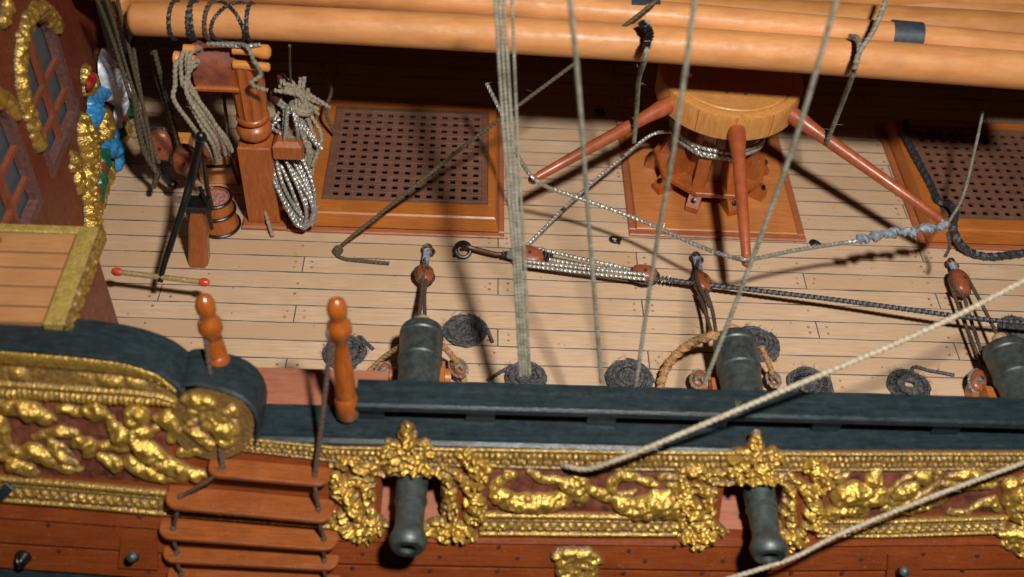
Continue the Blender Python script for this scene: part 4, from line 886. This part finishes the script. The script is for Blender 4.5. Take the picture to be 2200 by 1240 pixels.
cw.add([(WX, 6.45, -.1), (WX-TH, 6.45, -.1), (WX-TH, 6.45, 12), (WX, 6.45, 12)], [(0, 1, 2, 3)])
cw.add([(WX-TH, -9, -.1), (WX-TH, 6.45, -.1), (WX-TH, 6.45, 12), (WX-TH, -9, 12)], [(0, 1, 2, 3)])
link('planking', cw, M['cabin'], cab, smooth=False)
for i, w in enumerate(WIN):
    y0, y1, z0, z1 = w; c = (y0+y1)/2; r = (y1-y0)/2
    out = [(y0, z0), (y0, z1)]+[(c-r*math.cos(t), z1+r*.95*math.sin(t)) for t in np.linspace(0, math.pi, 17)[1:-1]]+[(y1, z1), (y1, z0)]
    wn = link('window', MB().add([(WX-.24, y, z) for y, z in out], [tuple(range(len(out)))]), M['glass'], cab, smooth=False)
    fr_ = MB(); inn = [(c+(y-c)*.84, z0+.28+(z-z0)*.93) for y, z in out]; n = len(out)
    v = [(WX+.06, y, z) for y, z in out]+[(WX+.06, y, z) for y, z in inn]+[(WX-.2, y, z) for y, z in inn]+[(WX-.0, y, z) for y, z in out]
    fr_.add(v, [(j, (j+1) % n, n+(j+1) % n, n+j) for j in range(n)]+[(n+j, n+(j+1) % n, 2*n+(j+1) % n, 2*n+j) for j in range(n)]+[(3*n+j, 3*n+(j+1) % n, (j+1) % n, j) for j in range(n)])
    link('frame', fr_, M['wframe'], wn, smooth=False)
    link('mullion', MB().beam((WX-.1, c, z0+.1), (WX-.1, c, z1+r*.9), .14, .16, (1, 0, 0), .02), M['mullion'], wn, smooth=False)
    for zz_ in (z0+1.0, z0+2.0): link('glazing_bar', MB().beam((WX-.09, y0+.1, zz_), (WX-.09, y1-.1, zz_), .13, .13, (1, 0, 0), .02), M['mullion'], wn, smooth=False)
    # gilt arch: follows the near jamb and the arch
    st = []; pts = [(y0-.12, z) for z in np.linspace(z0+1.3, z1, 9)]+[(c-(r+.14)*math.cos(t), z1+(r+.16)*.95*math.sin(t)) for t in np.linspace(.1, math.pi*.93, 16)]
    st.append([(y, z, .24) for y, z in pts])
    d = 0
    for k in range(len(pts)-1):
        a, b = np.array(pts[k]), np.array(pts[k+1])
        if k % 2 == 0:
            m2 = (a+b)/2; nn = np.array([(b-a)[1], -(b-a)[0]]); nn /= np.linalg.norm(nn); st.append([(*(m2-nn*.14), .16), (*(m2+nn*.14), .16)])
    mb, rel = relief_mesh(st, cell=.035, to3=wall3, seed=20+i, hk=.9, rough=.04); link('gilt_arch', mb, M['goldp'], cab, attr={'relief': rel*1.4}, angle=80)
mb, rel = relief_mesh([[(*wyz(5, -20), .2), (*wyz(12, 20), .2), (*wyz(2, 45), .2)]], cell=.035, to3=wall3, seed=30); link('gilt_scroll', mb, M['goldp'], cab, attr={'relief': rel}, angle=80)
link('plinth', MB().box((WX-.05, 4.0, .002), (WX+.1, 6.45, .12), .02), M['sill'], cab)

# painted and gilded figure group standing against the cabin wall
fg = thing('carved_figure', 'gilt carving with a white and blue painted figure at the cabin wall end', 'carving', (WX+.1, 3, 0))
def fig(name, x0, y0, sc, strokes, mat, off, seed=1, hk=.9, rough=.05):
    S = []
    for s in strokes:
        q = []
        for x, y, r in s:
            p = XP(x0+x/sc, y0+y/sc, WX+off); q.append((p[1], p[2], r/sc/40))
        S.append(q)
    mb, rel = relief_mesh(S, cell=.035, to3=lambda u, v, n: wall3(u, v, n*1.0+off), seed=seed, hk=hk, rough=rough)
    o = link(name, mb, M[mat], fg, attr={'relief': rel*2}, angle=80); return o
S5 = (0, 240, 4.77); S4 = (0, 0, 4.77)
fig('gilt_scrollwork', *S5, [[(850, 120, 60), (850, 200, 80), (870, 290, 100), (880, 370, 90), (890, 430, 90)], [(740, 440, 30), (760, 500, 48), (740, 560, 40)], [(790, 620, 40), (800, 700, 50), (820, 780, 45)], [(900, 500, 80), (910, 600, 75), (890, 740, 70), (900, 850, 80)],
    [(910, 930, 75), (920, 1000, 85), (930, 1080, 70), (920, 1150, 80)], [(1000, 880, 60), (1040, 980, 40), (1040, 1060, 25)], [(1150, 560, 30), (1120, 680, 40), (1080, 760, 30), (1050, 860, 40)], [(1180, 480, 25), (1150, 560, 25)]], 'goldp', .02, 51, .75, .05)
fig('gilt_scrollwork', *S5, [[(1060, 60, 60), (1060, 130, 70), (1060, 200, 70), (1040, 260, 45)], [(1290, 130, 30), (1310, 200, 35), (1290, 280, 35), (1270, 340, 25)], [(1180, 150, 40), (1250, 260, 40)]], 'goldp', .02, 52)
fig('gilt_crest', *S4, [[(990, 540, 25), (1010, 590, 35), (1030, 640, 35)], [(1060, 570, 30), (1080, 590, 20)], [(870, 720, 38), (860, 790, 42), (900, 840, 38), (880, 920, 40), (940, 980, 35)], [(960, 900, 30), (950, 800, 30)]], 'goldp', .04, 53)
fig('white_robe', *S4, [[(1100, 620, 55), (1080, 700, 105), (1110, 770, 110), (1130, 850, 105), (1200, 920, 90), (1230, 1010, 70), (1220, 1100, 60), (1200, 1180, 45), (1220, 1300, 25)], [(1250, 820, 45), (1290, 900, 40), (1320, 960, 25)]], 'white', .2, 54, .8, .03)
fig('blue_mantle', *S4, [[(1060, 950, 45), (1010, 1000, 42), (940, 1080, 52), (950, 1150, 70), (930, 1230, 60), (940, 1310, 35)], [(1120, 970, 35), (1150, 1020, 25)], [(980, 1390, 22), (985, 1440, 20)]], 'blue', .14, 55, .8, .04)
fig('blue_ribbon', *S5, [[(1060, 380, 20), (1130, 370, 55), (1180, 370, 60), (1220, 380, 30)], [(1210, 440, 38), (1215, 510, 40), (1210, 560, 32)], [(1180, 220, 35), (1180, 270, 28)]], 'blue', .2, 56, .8, .04)
fig('green_leaf', *S5, [[(1220, 220, 48)]], 'green', .18, 61, .8, .04)
fig('green_leaf', *S5, [[(1060, 440, 45), (1040, 520, 55), (1030, 620, 45), (1030, 720, 45), (1035, 780, 28), (1000, 890, 45)], [(1100, 500, 28), (1105, 580, 20)]], 'green', .18, 57, .8, .04)
fig('green_drape', *S4, [[(1260, 1080, 40), (1250, 1180, 45), (1240, 1260, 35)], [(1330, 1060, 45), (1350, 1130, 35)]], 'green', .16, 58, .8, .04)
fig('red_trim', *S4, [[(950, 800, 28), (920, 870, 28)]], 'red', .28, 59, .6, .04)
for q_ in ([(1065, 550, 24), (1070, 600, 22)], [(1000, 810, 26)], [(1285, 60, 24)]): fig('red_trim', *S5, [q_], 'red', .3, 60, .6, .04)

# ============================================================ LEFT: SMALL PLANKED ROOF WITH GILT EDGE
RZ = 4.5
tr_ = Z(216, 486, RZ); x1 = tr_[0]+.02; yb = tr_[1]
rf = thing('companion_roof', 'small planked roof with a pale gilt border above the black rail', 'roof', (x1-2, yb-2, RZ-.4))
py = [yb-.26, Z(100, 541, RZ)[1], Z(100, 574, RZ)[1], Z(100, 614, RZ)[1], Z(100, 657, RZ)[1], -5.68]
for a, b in zip(py[:-1], py[1:]): link('plank', MB().box((-16, b+.032, RZ-.2), (x1-.54, a-.032, RZ-.03+rng.normal(0, .004)), .012), M['lodge'], rf, smooth=False)
link('base', MB().box((-16.02, -5.7, RZ-.32), (x1-.1, yb-.04, RZ-.201)), M['dark'], rf, smooth=False)
link('gilt_border', MB().box((-16, yb-.25, RZ-.35), (x1-.5, yb, RZ), .03), M['goldl'], rf, angle=30)
link('gilt_border', MB().box((x1-.5, -5.72, RZ-.35), (x1, yb, RZ+.004), .03), M['goldl'], rf, angle=30)
st = [[(y, RZ-.16, .10)] for y in np.arange(-5.6, yb, .16)]+[[(y+.08, RZ-.3, .07)] for y in np.arange(-5.6, yb-.1, .16)]
mb, rel = relief_mesh([[(-5.7, RZ-.05, .06), (yb, RZ-.05, .06)], [(-5.7, RZ-.38, .05), (yb, RZ-.38, .05)]]+st, cell=.03, to3=lambda u, v, n: np.stack([x1+n+.004, u, v], 1), seed=33, hk=.9); link('beaded_edge', mb, M['goldp'], rf, attr={'relief': rel*2}, angle=80)
link('side_wall', MB().box((-12.2, -5.6, 0.002), (x1-.22, yb-.18, RZ-.36), .03), M['cabin'], rf, smooth=False)

# ============================================================ BITTS WITH PINS
BX, BY = -7.3, 2.62
bt = thing('bitt_post', 'turned red-brown bitt post with a fluted column, standing left of the grated hatch', 'post', (BX, BY, 0))
link('foot', MB().box((BX-.66, BY-.62, .002), (BX+.66, BY+.62, .16), .05), M['sill'], bt, angle=30)
link('square_post', MB().box((BX-.46, BY-.45, .161), (BX+.46, BY+.45, 3.0), .04), M['capred'], bt, angle=30)
link('turned_neck', MB().lathe([(0, .44), (.05, .30), (.12, .34), (.22, .46), (.38, .50), (.52, .44), (.6, .32), (.66, .34), (.72, .44), (.78, .46), (.84, .44), (.88, .38)], (BX, BY, 3.0), (BX, BY, 4), 28), M['capred'], bt)
fl_ = MB(); th = np.arange(72)/72*2*math.pi; v = []; hs = np.linspace(3.88, 5.6, 10)
for h in hs:
    for t in th: rr_ = (.42+.03*(h-3.88))-.045*abs(math.cos(6*t))**.6; v.append((BX+rr_*math.cos(t), BY+rr_*math.sin(t), h))
fl_.add(v, [(i*72+k, i*72+(k+1) % 72, (i+1)*72+(k+1) % 72, (i+1)*72+k) for i in range(9) for k in range(72)]+[tuple(9*72+k for k in range(72))])
link('fluted_column', fl_, M['capred'], bt)
cb = Z(572, 372, 1.55)
link('cross_beam', MB().box((BX+.47, cb[1]-.05, 1.28), (BX+1.15, BY+.9, 1.75), .05), M['capred'], bt, angle=30)
link('cross_beam', MB().box((BX+.5, BY-.35, 2.45), (BX+1.3, BY+2.2, 3.1), .12), M['capred'], bt, angle=30)
link('eye_nail', MB().blob(Z(556, 421, .85)+np.array([0, -.02, 0]), (.13, .1, .11), 8), M['iron'], bt)
def pin(a, b, lab, mat='dpin', g='dark belaying pins on the bitts'):
    a, b = np.array(a), np.array(b); L = np.linalg.norm(b-a)
    tag(link('belaying_pin', MB().lathe([(0, .09), (L*.45, .09), (L*.5, .13), (L*.8, .15), (L*.95, .12), (L, .001)], a, b, 12), M[mat]), lab, 'belaying pin', g)
pin(Z(598, 330, 1.6), Z(578, 290, 2.35), 'dark belaying pin in the lower cross beam under the silvery rope hank')
pin(Z(600, 245, 3.0), Z(588, 195, 3.8), 'dark belaying pin in the upper cross beam, lower of the pair')
pin(Z(610, 215, 3.2), Z(604, 160, 4.1), 'dark belaying pin in the upper cross beam, upper of the pair')
# pin block on a shelf under the front spar
HZ = 5.0
pb = thing('pin_block', 'matt red-brown rounded block with pale orange pins on a small shelf under the front spar', 'block', Z(470, 190, HZ-.4))
yA = Z(470, 190, HZ)[1]
xa, xb = Z(416, 190, HZ)[0], Z(512, 196, HZ)[0]
link('shelf', MB().box((xa, yA, HZ-.15), (xb, yA+1.3, HZ), .04), M['capred'], pb, angle=30)
link('side_plate', MB().box((xb+.005, yA+.05, HZ-.15), (xb+.14, yA+1.3, HZ+.55), .03), M['capred'], pb, angle=30)
xs0, xs1 = Z(408, 170, HZ+.4)[0], Z(503, 170, HZ+.4)[0]
prof = [(yA+.12, HZ+.002)]+[(yA+.12+.02-.06*math.sin(t*2)+.5*(1-math.cos(t)), HZ+.1+.85*math.sin(t)) for t in np.linspace(.05, math.pi/2, 10)]+[(yA+1.15, HZ+.95), (yA+1.15, HZ+.002)]
link('block_body', prism_x(prof, xs0, xs1, 2), M['kev'], pb, angle=30)
for (p0, p1, z, lf) in (((372, 125), (420, 128), 5.9, True), ((395, 105), (420, 106), 6.2, False), ((500, 108), (582, 112), 6.1, True), ((502, 138), (580, 145), 5.7, False)):
    a, b = Z(*p0, z), Z(*p1, z); L = np.linalg.norm(b-a)
    if p0[0] < 450 and lf: a, b = b, a
    pr = [(0, .11), (L*.3, .11), (L*.55, .13), (L*.78, .19), (L*.92, .19), (L, .1), (L+.01, .001)] if lf else [(0, .12), (L-.04, .12), (L, .08), (L+.01, .001)]
    link('pin', MB().lathe(pr, a, b, 16), M['pin'], pb)

def hank(name, strands, r, mat, lab, jit=.035, wraps=(), seed=1, fuzz=4):
    """several parallel strands of one hank of rope; strands = list of guide polylines"""
    r_ = np.random.default_rng(seed); mb = MB()
    for g_, n in strands:
        g_ = np.array([Z(*p) for p in g_])
        for k in range(n):
            off = r_.normal(0, 1, 3)*r*1.9; w = np.linspace(0, 1, len(g_))[:, None]; sw_ = r_.normal(0, jit, g_.shape); mb.rope(g_+off+sw_, r, fuzz=fuzz)
    for (p, R_, nrm) in wraps: mb.ring(Z(*p), R_, r*1.15, nrm).ring(Z(*p)+np.array([.03, .02, .07]), R_*.96, r*1.15, nrm)
    tag(link(name, mb, M[mat]), lab, 'rope hank', 'hanks of rope on the bitts')
hank('rope_hank', [([(425, 112, 6.0), (400, 125, 6.1), (398, 175, 5.6), (408, 200, 5.3), (440, 250, 4.6), (475, 300, 3.8), (490, 335, 3.2)], 4), ([(420, 118, 6.0), (404, 140, 5.9), (402, 190, 5.4), (430, 250, 4.7), (462, 300, 4.0), (470, 330, 3.4)], 3),
    ([(404, 185, 5.4), (418, 225, 4.9), (445, 270, 4.2)], 2)], .062, 'rope', 'beige rope hank hanging from the pin block', .05, (), 1)
hank('rope_hank', [([(592, 330, 2.3), (562, 318, 2.4), (580, 305, 2.6), (615, 318, 2.4), (650, 380, 1.8), (675, 440, 1.1), (668, 478, .6), (645, 470, .65), (615, 400, 1.5), (592, 345, 2.1)], 4), ([(580, 318, 2.5), (620, 310, 2.5), (660, 390, 1.7), (670, 450, 1.0), (655, 485, .5)], 3), ([(592, 330, 2.4), (600, 390, 1.8), (625, 450, 1.0), (660, 482, .5)], 3)],
     .058, 'ropes', 'silvery rope hank looped low beside the hatch corner', .04, [((575, 322, 2.45), .2, (.6, .2, .5))], 2, 3)
hank('rope_hank', [([(590, 240, 3.4), (578, 262, 3.2), (610, 285, 3.1), (625, 262, 3.5), (618, 230, 3.8), (640, 300, 2.9)], 2), ([(622, 235, 3.8), (618, 290, 3.1), (615, 330, 2.5)], 4), ([(600, 215, 3.9), (640, 260, 3.3), (688, 315, 2.6)], 2)], .058, 'ropes', 'silvery rope hank on the upper dark pins of the bitts', .04, (), 3, 3)
hank('rope_hank', [([(612, 185, 4.0), (640, 190, 4.0), (660, 230, 3.5), (670, 280, 2.9), (660, 340, 2.1)], 7), ([(650, 190, 4.0), (640, 250, 3.3), (662, 310, 2.5), (655, 380, 1.5)], 6), ([(600, 200, 3.9), (640, 215, 3.7), (688, 240, 3.3)], 4)], .062, 'rope', 'thick beige-brown rope hank behind the bitts beside the hatch', .08, [((645, 235, 3.5), .3, (.3, .3, 1))], 4, 6)
rope('slack_rope', ZP((572, 398, 1.3), (563, 425, 1.0), (570, 455, .6), (580, 490, .25), (586, 508, .1)), .055, 'rope', 'short beige rope end hanging down the front of the bitt post')
rope('slack_rope', ZP((445, 95, 6.3), (500, 95, 6.3), (530, 100, 6.4), (545, 130, 6.1), (560, 160, 5.7), (540, 180, 5.5), (575, 195, 5.3)), .06, 'ropeg', 'grey rope over the right pins of the pin block')
rope('slack_rope', ZP((478, 96, 6.3), (520, 99, 6.3), (560, 96, 6.35)), .055, 'ropes', 'silvery rope laid along the top of the pin block')
rope('slack_rope', ZP((690, 140, 3.0), (712, 190, 2.2), (700, 240, 1.5), (718, 285, .9)), .06, 'roped', 'brown rope hanging at the rear left corner of the left hatch')

# ============================================================ PUMP
pm = thing('pump', 'red-brown pump standard with a black iron brake and bucket', 'pump', Z(425, 575))
fz = Z(425, 572); tz = 2.3; tp = Z(424, 436, tz)
mb = MB(); q0 = [(-.28, -.1), (-.2, -.22), (.2, -.22), (.28, -.1), (.28, .25), (-.28, .25)]
v = [(fz[0]+a, fz[1]+b+.15, 0.002) for a, b in q0]+[(tp[0]+a*.78, tp[1]+b*.8, tz) for a, b in q0]
mb.add(v, [tuple(range(6))[::-1], tuple(range(6, 12))]+[(i, (i+1) % 6, 6+(i+1) % 6, 6+i) for i in range(6)]); link('standard', mb, M['cabin2'] if 'cabin2' in M else M['capred'], pm, smooth=False)
for s in (-1, 1): link('fork', MB().tube(smooth_path([tp+np.array([s*.27, -.05, -.9]), tp+np.array([s*.28, -.1, -.1]), tp+np.array([s*.2, 0, .25]), tp+np.array([s*.12, .1, .5])], .08), .06, 8), M['iron'], pm)
link('fork_band', MB().box((tp[0]-.3, tp[1]-.28, tz-.12), (tp[0]+.3, tp[1]+.28, tz+.05), .03), M['iron'], pm)
br = ZP((432, 292, 4.6), (424, 330, 4.1), (412, 380, 3.4), (398, 430, 2.9), (375, 500, 2.2), (352, 570, 1.5), (344, 606, 1.15))
link('brake', MB().tube(smooth_path(br, .1), np.interp(np.linspace(0, 1, len(smooth_path(br, .1))), [0, .12, .3, .5, 1], [.12, .10, .12, .095, .075]), 10), M['iron'], pm)
link('rod', MB().tube(ZP((436, 345, 3.8), (444, 400, 2.4), (455, 447, 1.35)), .07, 8), M['iron'], pm)
link('knob', MB().blob(Z(432, 295, 4.6), (.15, .14, .17), 8), M['iron'], pm)
ha, hb = Z(241, 583, 1.25), Z(449, 608, 1.25); L = np.linalg.norm(hb-ha); d = (hb-ha)/L
hd = link('brake_handle', MB().lathe([(0, .075), (L, .075)], ha+d*.1, hb-d*.1, 12) if False else MB().tube([ha+d*.12, hb-d*.12], .075, 12), M['brass'], pm)
for p, q in ((ha, 1), (hb, -1)): link('handle_tip', MB().lathe([(0, .001), (.02, .07), (.1, .115), (.2, .115), (.28, .085), (.29, .001)], p-d*q*.02, p+d*q, 14), M['redtip'], hd)
bk = Z(468, 508); bk[1] += .45
bu = link('bucket', MB().lathe([(0, .53), (.1, .56), (.12, .55), (.18, .53), (.95, .45), (1.15, .43), (1.15, .39), (1.05, .38), (1.05, .001)], bk+np.array([0, 0, .003]), bk+np.array([0, 0, 1]), 30), M['capred'], pm)
for z, r in ((.03, .565), (.62, .50), (1.07, .445)): link('hoop', MB().ring(bk+np.array([0, 0, z+.05]), r, .05, n=40), M['iron'], bu)
link('lid', MB().lathe([(0, .001), (0, .375), (.05, .37), (.05, .001)], bk+np.array([0, 0, 1.04]), bk+np.array([0, 0, 9]), 24), M['dustp'], bu)

# blocks and gear crowded behind the pump
def hungblock(px, py, z, lab, ln=.95, wd=.62, strap='ropek'):
    t = thing('hanging_block', lab, 'tackle block', Z(px, py, z-.5), 'orange blocks behind the pump'); b = block('block', Z(px, py, z), (.05, .3, 1), ln, wd, .5, t, strap, nrm=(.1, -1, .3)); return t
M['block_o'] = M['pin']
t = hungblock(345, 313, 1.9, 'orange tackle block with a black iron strap and hook, left of the pump', 1.05, .7)
link('hook', MB().tube(smooth_path(ZP((352, 345, 1.6), (350, 365, 1.3), (362, 385, 1.0), (372, 398, .8)), .05), [.12]*1+[.1] if False else .1, 8).blob(Z(371, 397, .8), .16, 7), M['iron'], t)
hungblock(455, 308, 2.6, 'orange tackle block just right of the black pump knob', .9, .55)
hungblock(398, 345, 1.8, 'orange tackle block behind the pump brake', .9, .7)
bb = thing('low_bitt', 'low orange bitt with a thin iron bar behind the pump', 'bitt', Z(470, 400))
p = Z(470, 402); link('post', MB().box((p[0]-.55, p[1]+.1, .002), (p[0]+.6, p[1]+.6, 1.1), .05), M['pin'], bb, angle=30)
link('bar', MB().tube(ZP((440, 358, 1.2), (495, 357, 1.2)), .05, 8), M['iron'], bb)
p = Z(395, 380); link('post', MB().box((p[0]-.3, p[1]+.1, .002), (p[0]+.3, p[1]+.6, 1.3), .05), M['pin'], bb, angle=30)
# dark standing rigging at the far left
LR = [((205, -10, 7), (250, 110, 5), (300, 280, 2.6), (335, 372, 1.5), .06), ((225, -10, 7), (262, 110, 5), (305, 260, 3.0), (322, 330, 2.0), .06), ((250, -10, 7), (285, 140, 4.8), (315, 260, 3.0), (330, 350, 1.8), .055),
      ((286, 100, 5.2), (300, 190, 4.0), (322, 300, 2.4), (342, 350, 1.7), .06), ((318, 60, 5.6), (335, 160, 4.2), (365, 260, 2.9), (385, 330, 1.9), .055), ((332, 110, 5.2), (352, 190, 4.0), (378, 290, 2.6), (396, 355, 1.6), .07),
      ((480, 205, 3.6), (487, 260, 2.8), (492, 330, 1.8), (512, 395, .7), .05)]
for k, (a, b, c, d, r) in enumerate(LR):
    rope('shroud_fall', ZP(a, b, c, d), r, 'roped', ['olive rope passing just right of the painted figure', 'second olive rope right of the painted figure', 'third olive rope right of the painted figure', 'olive rope ending in the hooked orange block', 'olive rope in front of the dark gap left of the pump', 'thick olive rope behind the pump knob', 'thin olive rope between the pin block hank and the bitt post'][k], group='olive ropes at the far left', fuzz=6)
rope('rope_bundle', ZP((286, 200, 4.2), (298, 280, 2.9), (312, 330, 2.1), (336, 372, 1.4), (330, 402, .9)), .09, 'roped', 'thick olive rope bundle drooping beside the painted figure', fuzz=20)
tag(link('spar_tip', MB().lathe([(0, .12), (.3, .26), (.9, .3), (1.4, .3)], Z(256, 38, 6.1), Z(262, -20, 6.6), 16), M['spar2']), 'orange wooden tip poking down at the top left beside the front spar', 'spar')

# far bulwark across the deck
fb = thing('far_bulwark', 'dark far bulwark across the deck, in the shade of the spars', 'bulwark', (3, 13, 0))
link('planking', MB().box((-13.3, 12.9, -.1), (21.6, 13.4, 3.6), .03), M['cabin'], fb, smooth=False)
for x in np.arange(-11, 21, 3.1): link('timber_head', MB().box((x-.22, 12.5, -.05), (x+.22, 12.898, 3.9), .03), M['dark'], fb, smooth=False)

# ============================================================ FOREGROUND ROPES
for k, (xt, xb, yb_) in enumerate(((1062, 1118, 818), (1071, 1125, 816), (1081, 1131, 818), (1099, 1138, 816))):
    rope('running_rope', ZP((xt, -30, 10.0), (xt+[21, 21, 20, 13][k], 300, 7.4), ([1104, 1111, 1118, 1127][k], 560, 5.2), (xb, yb_-10, 2.98)), [.041, .042, .042, .038][k], 'ropeg', ['leftmost grey rope of the bundle tied down at the handrail', 'second grey rope of the bundle tied down at the handrail', 'third grey rope of the bundle tied down at the handrail', 'rightmost grey rope of the bundle tied down at the handrail'][k], group='bundle of grey ropes at the handrail', fuzz=5)
rope('running_rope', ZP((1222, -30, 12.5), (1242, 180, 10.3), (1268, 520, 6.4), (1292, 822, 2.98)), .052, 'ropeg', 'single grey rope just right of the rope bundle', fuzz=5)
rope('running_rope', ZP((1497, -30, 12.5), (1450, 300, 9.2), (1405, 560, 6.0), (1366, 828, 2.98)), .052, 'ropeg', 'single grey rope crossing in front of the left of the capstan', fuzz=5)
rope('running_rope', ZP((1806, -30, 12.5), (1705, 310, 9.0), (1600, 600, 5.6), (1512, 828, 2.98)), .056, 'ropeg', 'long grey rope slanting in front of the right of the capstan', fuzz=5)
rope('tied_rope', ZP((1915, -30, 8.3), (1880, 60, 7.7), (1845, 115, 7.25), (1832, 160, 6.6), (1806, 230, 5.0), (1776, 306, 3.4)), .07, 'ropeg', 'grey rope looped over the front spar and tied to the right capstan bar', fuzz=14)
rope('tied_rope', ZP((1826, 78, 7.1), (1842, 82, 7.25), (1846, 110, 7.25), (1836, 150, 6.9)), .07, 'ropeg', 'short grey loop on the front spar above the right capstan bar', fuzz=6)
rope('tied_rope', ZP((1390, 45, 7.4), (1393, 75, 7.2), (1386, 125, 6.9), (1372, 170, 5.8), (1368, 230, 4.4), (1362, 305, 2.95)), .07, 'ropeg', 'grey rope from the spar band down to the left capstan bar', fuzz=14)
tag(link('rope_binding', MB().tube(smooth_path(ZP((1378, 50, 7.3), (1396, 70, 7.3), (1388, 100, 7.15)), .06), .11, 9, lobes=3, pitch=.25), M['iron']), 'black tarred binding where a grey rope leaves the spar band', 'binding')
rope('stay_rope', ZP((2260, 572, 6.2), (2000, 705, 5.3), (1700, 832, 4.4), (1440, 942, 3.4), (1320, 990, 2.7), (1262, 1008, 2.25), (1225, 1004, 2.1))+[HP(1200, 999, -.06)], .066, 'ropec', 'thick cream rope slanting across the handrail at the lower right', fuzz=12)
rope('stay_rope', ZP((2260, 972, 2.9), (2000, 1068, 2.2), (1800, 1150, 1.5), (1700, 1200, 1.0), (1560, 1245, .6), (1500, 1262, .4)), .058, 'ropec', 'cream rope slanting across the frieze at the lower right corner', fuzz=10)
rope('thin_rope', ZP((622, 98, 6.0), (622, 140, 5.0), (625, 185, 4.0)), .04, 'roped', 'thin olive rope hanging from the front spar to the thick rope hank')
